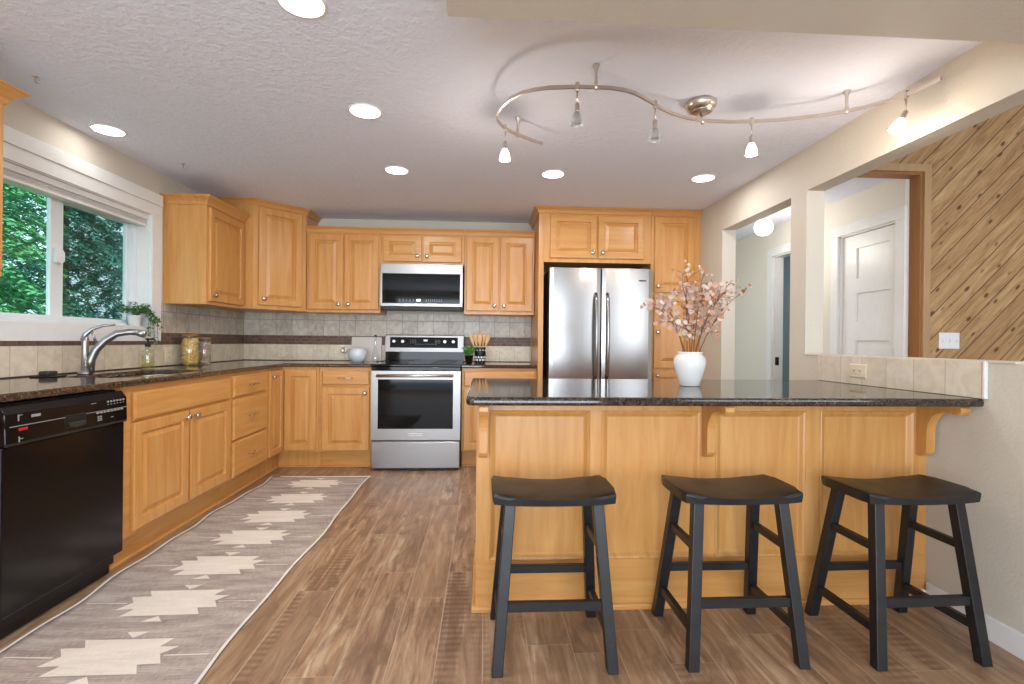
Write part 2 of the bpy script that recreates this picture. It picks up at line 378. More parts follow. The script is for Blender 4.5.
def bar(bm, p0, p1, w, h, bev=.002, mi=0):
    """rectangular bar along p0-p1, h measured upward"""
    p0, p1 = Vector(p0), Vector(p1); d = (p1 - p0).normalized()
    s = d.cross(Vector((0, 0, 1)))
    s = s.normalized() if s.length > 1e-4 else Vector((1, 0, 0)); u = s.cross(d)
    vs = []
    for p in (p0, p1):
        for a, b in ((-1, -1), (1, -1), (1, 1), (-1, 1)): vs.append(bm.verts.new(p + s * a * w / 2 + u * b * h / 2))
    fs = [bm.faces.new([vs[i] for i in q]) for q in ((3, 2, 1, 0), (4, 5, 6, 7), (0, 1, 5, 4), (1, 2, 6, 5), (2, 3, 7, 6), (3, 0, 4, 7))]
    for f in fs: f.material_index = mi
    if bev: bmesh.ops.bevel(bm, geom=list({e for f in fs for e in f.edges}), offset=bev, segments=1, affect='EDGES', profile=.5)
def obj(name, bm, mats, parent=None, label=None):
    base = Vector((0, 0, 0)); q = parent
    while q is not None: base += q.location; q = q.parent
    if base.length: bmesh.ops.translate(bm, vec=-base, verts=bm.verts)
    bmesh.ops.recalc_face_normals(bm, faces=bm.faces)
    me = bpy.data.meshes.new(name); bm.to_mesh(me); bm.free()
    for k in (mats if isinstance(mats, (list, tuple)) else [mats]): me.materials.append(M[k])
    o = bpy.data.objects.new(name, me); COL.objects.link(o)
    if parent: o.parent = parent
    if label: o['label'] = label
    return o
def thing(name, label, cat, loc=(0, 0, 0), group=None):
    o = bpy.data.objects.new(name, None); COL.objects.link(o); o.empty_display_size = .05
    o.location = loc; tag(o, label, cat, group); return o
def tag(o, label, cat, group=None):
    o['label'] = label; o['category'] = cat
    if group: o['group'] = group
    return o
def solo(name, bm, mats, label, cat, loc, group=None):
    bmesh.ops.translate(bm, vec=-Vector(loc), verts=bm.verts)
    o = obj(name, bm, mats); o.location = loc; return tag(o, label, cat, group)
def struct(name, bm, mats, parent=None):
    o = obj(name, bm, mats, parent)
    if not parent: o['kind'] = 'structure'
    return o
def dup(src, loc, label, rotz=None):
    r = src.copy(); COL.objects.link(r); r.location = loc; r['label'] = label
    if rotz is not None: r.rotation_euler = (0, 0, rotz)
    def rec(a, b):
        for ch in list(a.children):
            c = ch.copy(); COL.objects.link(c); c.parent = b; rec(ch, c)
    rec(src, r); return r

# ------------------------------------------------------------------ setting: floor, walls, ceilings
XL, XR, YB, ZC = -2.343, 1.940, 4.968, 2.311
XQ = XR + .113
bm = B(); box(bm, -2.5, 5.7, -2.8, 6.5, -.06, 0); struct('floor', bm, 'floor')
bm = B(); box(bm, -2.5, XR, -2.8, YB, ZC, ZC + .1); struct('ceiling', bm, 'ceiling')
bm = B(); box(bm, XQ, 5.6, 3.375, 6.4, 2.345, 2.445); struct('ceiling_hall', bm, 'ceiling')
bm = B(); box(bm, XQ, 5.6, -2.8, 3.3, 3.2, 3.3); struct('ceiling_living', bm, 'ceiling')
WY0, WY1, WZ0, WZ1 = 2.365, 3.605, 1.195, 1.985
bm = B()
for y0, y1, z0, z1 in ((-2.8, WY0, 0, ZC), (WY1, 5.09, 0, ZC), (WY0, WY1, 0, WZ0), (WY0, WY1, WZ1, ZC)):
    box(bm, XL - .16, XL, y0, y1, z0, z1)
struct('wall_left', bm, 'wall')
bm = B(); box(bm, XL, XQ, YB, YB + .12, 0, 2.5); struct('wall_back', bm, 'wall')
bm = B()
box(bm, XR, XQ, 3.945, YB, 0, 3.2); box(bm, XR, XQ, 3.040, 3.945, 2.050, 3.2); box(bm, XR, XQ, 2.887, 3.040, 0, 3.2)
box(bm, XR, XQ, .95, 2.887, 0, 1.055); box(bm, XR, XQ, .95, 2.887, 2.050, 3.2)
struct('wall_right', bm, 'wall')
bm = B(); box(bm, XR - .006, XQ + .006, 1.695, 2.887, 1.055, 1.063, .002); struct('trim_1', bm, 'wall')        # cap of the half wall
bm = B(); box(bm, -.122, XR, .95, 1.552, 2.13, ZC); struct('trim_2', bm, 'wall')                           # dropped soffit
# hall beyond the doorway
bm = B()
box(bm, 3.0, 3.1, 3.375, 3.44, 0, 2.345); box(bm, 3.0, 3.1, 4.025, 4.36, 0, 2.345); box(bm, 3.0, 3.1, 4.985, 6.2, 0, 2.345)
box(bm, 3.0, 3.1, 3.44, 4.025, 2.03, 2.345); box(bm, 3.0, 3.1, 4.36, 4.985, 2.03, 2.345)
struct('wall_hall', bm, 'hallwall')
bm = B(); box(bm, XQ, 5.6, 6.2, 6.3, 0, 2.345); struct('wall_hall_end', bm, 'hallwall')
bm = B(); box(bm, 4.7, 4.8, 3.4, 6.2, 0, 2.345); box(bm, 3.1, 4.7, 5.6, 5.7, 0, 2.345); struct('wall_bath', bm, 'bathwall')
# knotty wood wall of the living room, with the framed opening to the hall
bm = B(); box(bm, 3.085, 5.6, 3.3, 3.375, 0, 3.2); box(bm, XQ, 3.085, 3.3, 3.375, 2.35, 3.2); struct('wall_living', bm, 'cedar')
bm = B(); box(bm, 5.6, 5.7, -2.8, 6.4, 0, 3.2); struct('wall_far_right', bm, 'hallwall')
bm = B(); box(bm, 3.03, 3.085, 3.285, 3.375, 0, 2.35); box(bm, XQ, 3.03, 3.285, 3.375, 2.31, 2.35)
struct('trim_3', bm, 'jamb')
bm = B(); box(bm, 3.047, 3.097, 3.268, 3.2995, 0, 2.328, .003); box(bm, XQ, 3.097, 3.268, 3.2995, 2.328, 2.380, .003)
struct('trim_4', bm, 'casingwood')
# rear wall behind the viewpoint: glazed door opening and a living-room window
bm = B()
for x0, x1, z0, z1 in ((-2.5, -2.1, 0, ZC), (1.5, 2.6, 0, 3.2), (5.4, 5.7, 0, 3.2), (-2.1, 1.5, 2.15, ZC), (2.6, 5.4, 0, .5), (2.6, 5.4, 2.6, 3.2)):
    box(bm, x0, x1, -2.8, -2.68, z0, z1)
struct('wall_rear', bm, 'wall')
# baseboards
def baseboard(name, x0, x1, y0, y1):
    bm = B(); box(bm, x0, x1, y0, y1, 0, .092, .004, 2); struct(name, bm, 'white')
baseboard('baseboard_right', XR - .014, XR, .95, 2.043)
baseboard('baseboard_hall', 2.986, 3.0, 5.12, 6.2)
bm = B(); lathe(bm, [(.004, 0), (.005, .012), (.009, .014), (.010, .020), (.006, .026)], (1.893, 2.0, .075), (-1, 0, 0), 12)
solo('door_stop', bm, 'white_plastic', 'tiny white door stop on the baseboard beside the peninsula end', 'door stop', (1.893, 2.0, .075))

# tiled backsplash
def backsplash(name, axis, u0, u1, wallpos, ztop, zmid=1.157):
    bm = B(); t = .010
    def strip(z0, z1, th, mi):
        if axis == 'x': box(bm, u0, u1, wallpos - th, wallpos, z0, z1, mi=mi)
        else: box(bm, wallpos, wallpos + th, u0, u1, z0, z1, mi=mi)
    strip(.914, .920, .012, 2)  # shade of the worktop joint, built as a dark strip
    strip(.920, 1.0715, t, 3)
    if zmid: strip(1.0715, 1.157, t + .001, 1); strip(1.157, ztop, t, 0)
    struct(name, bm, ['tile_' + axis, 'mosaic_' + axis, 'joint_tone', 'tile_low_' + axis])
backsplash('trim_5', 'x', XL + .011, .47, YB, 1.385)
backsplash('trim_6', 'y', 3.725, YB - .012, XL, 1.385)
bm = B(); box(bm, XL, XL + .012, 1.2, 3.725, .914, .920, mi=2); box(bm, XL, XL + .010, 1.2, 3.725, .920, 1.0715, mi=0); box(bm, XL, XL + .011, 1.2, 3.725, 1.0715, 1.097, mi=1)  # lowest box is the dark strip painting the joint's shade
struct('trim_7', bm, ['tile_low_y', 'mosaic_y', 'joint_tone'])
bm = B(); box(bm, XR - .011, XR, 1.808, 2.755, .915, 1.060, .001, 1, 0); box(bm, XR - .014, XR, 1.797, 1.808, .915, 1.062, .002, 1, 1)
struct('trim_8', bm, ['tile_half', 'white'])

# ------------------------------------------------------------------ window on the left wall
bm = B(); x0 = XL
box(bm, x0, x0 + .018, WY0 - .10, WY1 + .105, 1.985, 2.062, .002); box(bm, x0, x0 + .026, WY0 - .11, WY1 + .105, 2.062, 2.142, .003)
box(bm, x0, x0 + .018, WY0 - .10, WY1 + .105, 1.097, 1.197, .002)
box(bm, x0, x0 + .018, WY1, WY1 + .105, 1.197, 1.985, .002); box(bm, x0, x0 + .018, WY0 - .10, WY0, 1.197, 1.985, .002)
box(bm, x0 - .16, x0 + .004, WY1 - .004, WY1 + .004, WZ0, WZ1); box(bm, x0 - .16, x0 + .004, WY0 - .004, WY0 + .004, WZ0, WZ1)
box(bm, x0 - .16, x0 + .004, WY0, WY1, WZ0 - .004, WZ0 + .004); box(bm, x0 - .16, x0 + .004, WY0, WY1, WZ1 - .004, WZ1 + .004)
struct('trim_9', bm, 'white')
win = bpy.data.objects.new('window_1', None); COL.objects.link(win); win.location = (-2.45, 2.98, WZ0); win['kind'] = 'structure'
bm = B(); fx0, fx1 = -2.495, -2.425
box(bm, fx0, fx1, WY0 + .005, WY1 - .005, WZ0 + .005, WZ0 + .028, .002); box(bm, fx0, fx1, WY0 + .005, WY1 - .005, WZ1 - .045, WZ1 - .005, .002)
box(bm, fx0, fx1, WY0 + .005, WY0 + .035, WZ0, WZ1, .002); box(bm, fx0, fx1, 3.565, WY1 - .005, WZ0, WZ1, .002)
struct('window_frame', bm, 'vinyl', win)
def sash(name, y0, y1, x0, x1, b, t=.042):
    bm = B(); z0, z1 = WZ0 + .028, WZ1 - .045
    box(bm, x0, x1, y0, y0 + b, z0, z1, .003); box(bm, x0, x1, y1 - b, y1, z0, z1, .003)
    box(bm, x0, x1, y0 + b, y1 - b, z0, z0 + .018, .002); box(bm, x0, x1, y0 + b, y1 - b, z1 - t, z1, .003)
    s = struct(name, bm, 'vinyl', win)
    bm = B(); xm = (x0 + x1) / 2; box(bm, xm - .002, xm + .002, y0 + b, y1 - b, z0 + .01, z1 - t)
    struct('window_pane', bm, 'pane', s); return s
sl = sash('sliding_sash', 2.40, 2.995, -2.448, -2.425, .085)
sr = sash('fixed_sash', 2.995, 3.565, -2.475, -2.450, .030)
bm = B(); box(bm, -2.487, -2.484, 3.01, 3.56, WZ0 + .03, WZ1 - .05); struct('insect_screen', bm, 'screen', sr)
bm = B(); prism(bm, [(2.925, 1.62), (2.965, 1.625), (2.985, 1.60), (2.985, 1.555), (2.965, 1.535), (2.925, 1.54)], lambda y, z: (-2.425, y, z), lambda y, z: (-2.405, y, z), bev=.003)
struct('window_latch', bm, 'vinyl', sl)
sh = thing('window_shade', 'white fabric shade rolled up at the top of the kitchen window', 'window shade', (-2.385, 2.98, 1.90))
bm = B(); box(bm, -2.418, -2.350, WY0 + .008, WY1 - .008, 1.945, 1.980, .004); obj('headrail', bm, 'white', sh)
bm = B()
for i in range(4): box(bm, -2.412 + .002 * (i % 2), -2.358 - .002 * (i % 2), WY0 + .01, WY1 - .01, 1.911 + i * .0085, 1.9175 + i * .0085, .003, 1)
obj('folded_fabric', bm, 'fabric', sh)
bm = B(); box(bm, -2.414, -2.356, WY0 + .01, WY1 - .01, 1.897, 1.911, .004); obj('bottom_rail', bm, 'white', sh)

# trees and lawn outside the window
bm = B(); box(bm, -16, -2.55, -6, 20, -.25, -.15); g = struct('floor_lawn', bm, 'lawn')
def conifer(x, y, h, rad, label, mat, dens, seed, leafsize=.085, droop=.5):
    rr = random.Random(seed); t = thing('tree', label, 'tree', (x, y, -.15), 'trees outside the kitchen window')
    bm = B(); tube(bm, [(x, y, -.2), (x + .03, y, h * .5), (x, y + .02, h * .97)], [.13, .09, .02], 8); obj('trunk', bm, 'bark', t)
    bm = B()
    for _ in range(dens):
        z = -.1 + (h) * rr.random() ** 1.15; k = 1 - z / h
        r = rad * (.25 + .75 * k); a = rr.random() * 2 * PI; L = r * (.7 + .5 * rr.random())
        dx, dy = math.cos(a), math.sin(a); n = int(16 + 12 * k)
        for i in range(n):
            q = .22 + .78 * i / n; cx, cy, cz = x + dx * L * q, y + dy * L * q, z - droop * q * q * L
            for sd in (-1, 0, 1):
                s = leafsize * (.7 + .7 * rr.random()); w = s * (.26 if mat == 'fir' else .36)
                aa = a + sd * (.8 + .4 * rr.random()); d = Vector((math.cos(aa), math.sin(aa), -.45 + .5 * rr.random() - .2)).normalized()
                side = d.cross(Vector((rr.random() - .5, rr.random() - .5, 1))).normalized()
                p = Vector((cx + rr.uniform(-.03, .03), cy + rr.uniform(-.03, .03), cz + rr.uniform(-.03, .03)))
                vs = [bm.verts.new(p), bm.verts.new(p + d * s * .6 + side * w), bm.verts.new(p + d * s * 1.5), bm.verts.new(p + d * s * .6 - side * w)]
                bm.faces.new(vs)
    obj('foliage', bm, mat, t)
conifer(-5.3, 5.1, 4.6, 1.55, 'bright green leafy tree filling the left window pane', 'bright_leaf', 620, 3, .045, .35)
conifer(-5.9, 7.2, 6.4, 1.9, 'dark green fir behind the right window pane', 'fir', 760, 5, .055)
conifer(-7.8, 5.6, 7.5, 2.2, 'tall fir standing behind the bright leafy tree', 'fir', 620, 8, .065)
conifer(-6.6, 9.9, 6.8, 2.3, 'dark fir at the far right edge of the window view', 'fir', 620, 11, .065)
conifer(-9.6, 9.0, 8.5, 2.6, 'tallest fir at the back, seen between the nearer trees', 'fir', 520, 14, .08)

# ------------------------------------------------------------------ cabinet kit
ZV = Vector((0, 0, 1))
class Face:
    """a cabinet face: point(u,z,n) with u along the face, n out of it"""
    def __init__(s, o, U, Nn): s.o, s.U, s.N = Vector(o), Vector(U), Vector(Nn)
    def __call__(s, u, z, n): return s.o + s.U * u + s.N * n + ZV * z
def rect_rings(bm, fc, u0, u1, z0, z1, prof, mi=0):
    rings = []
    for ins, n in prof:
        rings.append([fc(u0 + ins, z0 + ins, n), fc(u1 - ins, z0 + ins, n), fc(u1 - ins, z1 - ins, n), fc(u0 + ins, z1 - ins, n)])
    loft(bm, rings, True, True, mi, smooth=False)
def door(fc, u0, u1, z0, z1, parent, knob=None, name='door', st=.055, horiz=False, t=.020):
    bm = B()
    rect_rings(bm, fc, u0, u1, z0, z1, [(0, .001), (0, t - .004), (.004, t), (st, t), (st + .003, t - .013), (st + .010, t - .013), (st + .036, t - .001), (st + .040, t - .001)])
    ax = 'z' if not horiz else ('x' if abs(fc.U.x) > .5 else 'y')
    d = obj(name, bm, 'maple_' + ax, parent)
    if knob: add_knob(fc, knob[0], knob[1], t, d)
    return d
def add_knob(fc, u, z, n, parent):
    bm = B(); lathe(bm, [(.009, 0), (.009, .003), (.006, .009), (.008, .014), (.016, .018), (.0195, .024), (.015, .030), (.004, .032)], fc(u, z, n), fc.N, 16)
    return obj('knob', bm, 'chrome', parent)
def drawer(fc, u0, u1, z0, z1, parent, pull=True, t=.020, name='drawer'):
    bm = B(); rect_rings(bm, fc, u0, u1, z0, z1, [(0, .001), (0, t - .008), (.005, t - .004), (.010, t), (.02, t)])
    d = obj(name, bm, 'maple_x' if abs(fc.U.x) > .5 else 'maple_y', parent)
    if pull:
        uc, zc = (u0 + u1) / 2, (z0 + z1) / 2; w = .052
        bm = B()
        tube(bm, [fc(uc - w * 1.25, zc, t + .022), fc(uc - w, zc, t + .027), fc(uc, zc, t + .030), fc(uc + w, zc, t + .027), fc(uc + w * 1.25, zc, t + .022)], [.004, .0055, .0055, .0055, .004], 8)
        for s in (-1, 1): tube(bm, [fc(uc + s * w * .8, zc, t - .001), fc(uc + s * w * .8, zc, t + .028)], .005, 8)
        obj('pull_handle', bm, 'chrome', d)
    return d
def crown(path, prof, parent, mat='maple_x', closed=False):
    """moulding swept along a plan path (list of (x,y)); prof = (out, z); outward is to the right of travel"""
    bm = B(); P = [Vector((x, y, 0)) for x, y in path]; rings = []
    for i, p in enumerate(P):
        d0 = (p - P[i - 1]).normalized() if i > 0 else (P[1] - p).normalized()
        d1 = (P[i + 1] - p).normalized() if i < len(P) - 1 else d0
        n0 = Vector((d0.y, -d0.x, 0)); n1 = Vector((d1.y, -d1.x, 0))
        mm = (n0 + n1); mm = mm / max(mm.dot(n0), .2)
        rings.append([p + mm * o + ZV * z for o, z in prof])
    loft(bm, rings, True, True, smooth=False)
    return obj('crown_moulding', bm, mat, parent)
def cprof(z0, z1, out): # simple cove crown profile
    h = z1 - z0
    return [(0, z0), (.006, z0), (.010, z0 + h * .12), (.014, z0 + h * .35), (out * .55, z0 + h * .62), (out * .86, z0 + h * .80), (out * .9, z0 + h * .86), (out, z0 + h * .90), (out, z1), (0, z1)]
FL = Face((-1.728, 0, 0), (0, 1, 0), (1, 0, 0))          # left run base fronts
FB = Face((0, 4.366, 0), (1, 0, 0), (0, -1, 0))          # back run base fronts
BX0, BY1 = XL + .013, YB - .013
def base_box(parent, x0, x1, y0, y1, toe):
    bm = B(); box(bm, x0, x1, y0, y1, .147, .883, .001, 1)
    if toe == 'x': box(bm, x0, -1.785, y0, y1, 0, .147); box(bm, -1.785, -1.773, y0, y1, 0, .018, .003, 1)
    else: box(bm, x0, x1, 4.436, y1, 0, .147); box(bm, x0, x1, 4.425, 4.436, 0, .018, .003, 1)
    return obj('cabinet_body', bm, 'maple_z' if False else ('maple_y' if toe == 'x' else 'maple_x'), parent)

c = thing('base_cabinet', 'maple base cabinet left of the black dishwasher', 'cabinet', (-2.03, 1.5, 0), 'maple base cabinets')
base_box(c, BX0, -1.728, 1.22, 1.838, 'x'); door(FL, 1.25, 1.81, .165, .86, c, (1.78, .80))
c = thing('sink_cabinet', 'maple sink base cabinet with two doors under the window sink', 'cabinet', (-2.03, 2.97, 0), 'maple base cabinets')
bm = B()
for a_ in ((BX0, -1.728, 2.462, 2.480, .147, .883), (BX0, -1.728, 3.462, 3.478, .147, .883), (BX0, -1.748, 2.480, 3.462, .147, .165), (-1.748, -1.728, 2.480, 3.462, .147, .883), (BX0, -1.785, 2.462, 3.478, 0, .147)): box(bm, *a_)
box(bm, -1.785, -1.773, 2.462, 3.478, 0, .018, .003, 1)
obj('cabinet_body', bm, 'maple_y', c)
drawer(FL, 2.533, 3.453, .712, .850, c, pull=False, name='false_drawer_front')
door(FL, 2.533, 2.985, .168, .700, c, (2.950, .665)); door(FL, 3.005, 3.453, .168, .700, c, (3.038, .665))
c = thing('drawer_cabinet', 'maple cabinet with three stacked drawers beside the sink cabinet', 'cabinet', (-2.03, 3.76, 0), 'maple base cabinets')
base_box(c, BX0, -1.728, 3.480, 4.048, 'x')
for z0, z1 in ((.715, .862), (.418, .700), (.158, .405)): drawer(FL, 3.503, 4.026, z0, z1, c)
c = thing('corner_base_cabinet', 'maple corner base cabinet with one narrow door on each side of the inner corner', 'cabinet', (-1.9, 4.6, 0), 'maple base cabinets')
bm = B(); box(bm, BX0, -1.728, 4.050, BY1, .147, .883); box(bm, -1.728, -1.418, 4.366, BY1, .147, .883)
box(bm, BX0, -1.785, 4.050, BY1, 0, .147); box(bm, -1.785, -1.418, 4.436, BY1, 0, .147)
box(bm, -1.785, -1.773, 4.05, 4.425, 0, .018, .003, 1); box(bm, -1.785, -1.418, 4.425, 4.436, 0, .018, .003, 1)
obj('cabinet_body', bm, 'maple_z', c)
door(FL, 4.078, 4.343, .165, .862, c, (4.115, .815), st=.048); door(FB, -1.705, -1.437, .165, .860, c, st=.055)
c = thing('base_cabinet', 'maple base cabinet with drawer over door just left of the stove', 'cabinet', (-1.19, 4.6, 0), 'maple base cabinets')
base_box(c, -1.416, -.963, 4.366, BY1, 'y'); drawer(FB, -1.390, -.985, .730, .855, c); door(FB, -1.390, -.985, .162, .708, c, (-1.022, .660))
c = thing('base_cabinet', 'maple base cabinet right of the stove, half hidden by the peninsula', 'cabinet', (.14, 4.6, 0), 'maple base cabinets')
base_box(c, -.190, .470, 4.366, BY1, 'y'); drawer(FB, -.170, .455, .722, .852, c); door(FB, -.170, .138, .162, .706, c, (.105, .660)); door(FB, .150, .455, .162, .706, c, (.185, .660))

# upper cabinets
FU = Face((0, 4.66, 0), (1, 0, 0), (0, -1, 0)); FLU = Face((-2.04, 0, 0), (0, 1, 0), (1, 0, 0))
def upper(parent, x0, x1, y0, y1, z0, z1):
    bm = B(); box(bm, x0, x1, y0, y1, z0, z1, .001, 1); return obj('cabinet_body', bm, 'maple_z', parent)
UW = 'maple wall cabinets'
c = thing('wall_cabinet', 'maple wall cabinet cut by the left edge of the photo, left of the window', 'cabinet', (-2.19, 1.75, 1.37), UW)
upper(c, XL, -2.04, 1.30, 2.214, 1.372, 2.13); door(FLU, 1.32, 1.74, 1.395, 2.095, c, (1.70, 1.45)); door(FLU, 1.755, 2.198, 1.395, 2.095, c, (1.795, 1.45))
crown([(-2.04, 1.30), (-2.04, 2.214), (XL, 2.214)], cprof(2.10, 2.172, .058), c, 'maple_y')
c = thing('wall_cabinet', 'single-door maple wall cabinet on the left wall right of the window', 'cabinet', (-2.19, 4.04, 1.37), UW)
upper(c, XL, -2.04, 3.752, 4.318, 1.372, 2.13); door(FLU, 3.778, 4.292, 1.398, 2.088, c, (3.825, 1.445))
crown([(XL, 3.752), (-2.04, 3.752), (-2.04, 4.318)][::-1][::-1], cprof(2.10, 2.165, .052), c, 'maple_y')
# diagonal corner cabinet
c = thing('corner_wall_cabinet', 'tall diagonal maple wall cabinet in the back left corner', 'cabinet', (-2.05, 4.7, 1.375), UW)
P0, P1 = Vector((-1.963, 4.325, 0)), Vector((-1.638, 4.650, 0))
bm = B(); prism(bm, [(XL, 4.325), (P0.x, P0.y), (P1.x, P1.y), (-1.638, YB), (XL, YB)], lambda x, y: (x, y, 1.378), lambda x, y: (x, y, 2.285)); obj('cabinet_body', bm, 'maple_z', c)
Ud = (P1 - P0).normalized(); LD = (P1 - P0).length; FD = Face(P0, Ud, Vector((Ud.y, -Ud.x, 0)))
door(FD, .038, LD - .045, 1.412, 2.252, c, (.080, 1.468), st=.056)
crown([(XL, 4.325), (P0.x, P0.y), (P1.x, P1.y), (-1.638, YB - .002)], cprof(2.262, ZC - .001, .040), c)
def cap(path_x0, path_x1, parent): crown([(path_x0, 4.66), (path_x1, 4.66)], cprof(2.105, 2.160, .036), parent)
c = thing('wall_cabinet', 'two-door maple wall cabinet left of the microwave', 'cabinet', (-1.30, 4.8, 1.37), UW)
upper(c, -1.634, -.962, 4.66, YB, 1.372, 2.13); door(FU, -1.612, -1.303, 1.40, 2.092, c, (-1.338, 1.448)); door(FU, -1.289, -.978, 1.40, 2.092, c, (-1.252, 1.448)); cap(-1.634, -.962, c)
c = thing('wall_cabinet', 'short two-door maple wall cabinet right above the microwave', 'cabinet', (-.575, 4.8, 1.82), UW)
upper(c, -.960, -.190, 4.66, YB, 1.826, 2.13); door(FU, -.938, -.588, 1.852, 2.092, c, (-.625, 1.905), horiz=True); door(FU, -.572, -.218, 1.852, 2.092, c, (-.535, 1.905), horiz=True); cap(-.960, -.190, c)
c = thing('wall_cabinet', 'two-door maple wall cabinet between microwave and refrigerator', 'cabinet', (.14, 4.8, 1.37), UW)
upper(c, -.188, .470, 4.66, YB, 1.372, 2.13); door(FU, -.168, .133, 1.405, 2.096, c, (.095, 1.452)); door(FU, .148, .450, 1.405, 2.096, c, (.186, 1.452)); cap(-.188, .470, c)
# tall surround
FT = Face((0, 4.350, 0), (1, 0, 0), (0, -1, 0))
c = thing('refrigerator_cabinet', 'maple cabinet over the refrigerator with its full-height left side panel', 'cabinet', (.98, 4.65, 0), 'tall maple cabinets')
bm = B(); box(bm, .476, .522, 4.350, BY1, 0, 2.285, .001, 1); box(bm, .522, 1.484, 4.350, BY1, 1.826, 2.285, .001, 1); obj('cabinet_body', bm, 'maple_z', c)
door(FT, .575, .990, 1.862, 2.238, c, (.952, 1.912), horiz=True); door(FT, 1.004, 1.415, 1.862, 2.238, c, (1.042, 1.912), horiz=True)
crown([(.476, YB - .015), (.476, 4.350), (1.484, 4.350)], cprof(2.255, ZC - .001, .040), c)
c = thing('pantry_cabinet', 'tall maple pantry cabinet between refrigerator and right wall', 'cabinet', (1.70, 4.65, 0), 'tall maple cabinets')
bm = B(); box(bm, 1.486, XR - .002, 4.350, BY1, .10, 2.285, .001, 1); box(bm, 1.486, XR - .002, 4.42, BY1, 0, .10); obj('cabinet_body', bm, 'maple_z', c)
door(FT, 1.512, 1.872, 1.572, 2.245, c, (1.545, 1.625)); door(FT, 1.512, 1.872, .895, 1.548, c, (1.545, 1.215)); door(FT, 1.512, 1.872, .12, .872, c, (1.545, .83))
crown([(1.486, 4.350), (XR - .002, 4.350)], cprof(2.255, ZC - .001, .040), c)

# ------------------------------------------------------------------ worktops and sink
def rrect(x0, x1, y0, y1, r, n=6):
    P = []
    for cx, cy, a0 in ((x1 - r, y1 - r, 0), (x0 + r, y1 - r, PI / 2), (x0 + r, y0 + r, PI), (x1 - r, y0 + r, 1.5 * PI)):
        for i in range(n + 1): a = a0 + PI / 2 * i / n; P.append((cx + r * math.cos(a), cy + r * math.sin(a)))
    return P
def slab(pts, z0, z1, bev, hole=None, seg=4, only=None):
    bm = B()
    loops = [pts] + ([hole] if hole else [])
    es = []; outer = set()
    for li, L in enumerate(loops):
        vs = [bm.verts.new((x, y, z1)) for x, y in L]
        for i in range(len(vs)):
            e = bm.edges.new((vs[i], vs[(i + 1) % len(vs)])); es.append(e)
    bmesh.ops.triangle_fill(bm, edges=es, use_beauty=True, use_dissolve=False)
    r = bmesh.ops.extrude_face_region(bm, geom=list(bm.faces))
    nv = [g for g in r['geom'] if isinstance(g, bmesh.types.BMVert)]
    bmesh.ops.translate(bm, vec=(0, 0, z0 - z1), verts=nv)
    bmesh.ops.recalc_face_normals(bm, faces=bm.faces)
    be = []
    for e in bm.edges:
        if len(e.link_faces) == 2 and abs(e.verts[0].co.z - e.verts[1].co.z) < 1e-5:
            n0, n1 = (f.normal for f in e.link_faces)
            if abs(n0.z) + abs(n1.z) < 1.1 and abs(n0.z - n1.z) > .5:
                if only is None or only((e.verts[0].co + e.verts[1].co) / 2): be.append(e)
    bmesh.ops.bevel(bm, geom=be, offset=bev, segments=seg, affect='EDGES', profile=.5)
    return bm
SX0, SX1, SY0, SY1 = -2.165, -1.800, 2.640, 3.350
bm = slab([(BX0, 1.20), (-1.698, 1.20), (-1.698, 4.336), (-.962, 4.336), (-.962, BY1), (BX0, BY1)], .884, .914, .010, rrect(SX0, SX1, SY0, SY1, .10),
          only=lambda p: p.x < -.97 and p.y < 4.9 and p.x > -2.3)
solo('worktop', bm, 'granite', 'L-shaped speckled brown granite worktop along the window and back walls', 'worktop', (-2.0, 3.0, .884), 'granite worktops')
bm = slab([(-.190, 4.336), (.470, 4.336), (.470, BY1), (-.190, BY1)], .884, .914, .010, only=lambda p: p.y < 4.4)
solo('worktop', bm, 'granite', 'short speckled granite worktop between the stove and the refrigerator panel', 'worktop', (.14, 4.65, .884), 'granite worktops')
PT = [(-.064, 2.757)] + [(-.064 + .03 - .03 * math.cos(a), 1.812 + .03 - .03 * math.sin(a)) for a in (0, PI / 6, PI / 3, PI / 2)] + [(XR - .001, 1.812), (XR - .001, 2.757)]
bm = slab(PT, .882, .914, .0125, only=lambda p: p.x < 1.9)
solo('worktop', bm, 'granite_dark', 'polished dark granite peninsula top over the bar stools', 'worktop', (.93, 2.28, .882), 'granite worktops')
sk = thing('kitchen_sink', 'stainless undermount sink set into the worktop under the window', 'sink', (-1.98, 2.995, .68))
bm = B(); rings = []
for ins, z, r in ((.012, .8835, .09), (-.004, .8835, .105), (-.004, .878, .105), (.006, .872, .10), (.012, .72, .09), (.03, .70, .08), (.12, .695, .03)):
    rings.append([(x, y, z) for x, y in rrect(SX0 - .0 + ins, SX1 + 0 - ins, SY0 + ins, SY1 - ins, r)])
loft(bm, rings[1:], False, True); obj('basin', bm, 'steel', sk)
bm = B(); lathe(bm, [(.045, 0), (.045, .004), (.03, .006), (.028, .002)], (-1.98, 2.995, .6955), n=24); obj('drain', bm, 'chrome', sk)

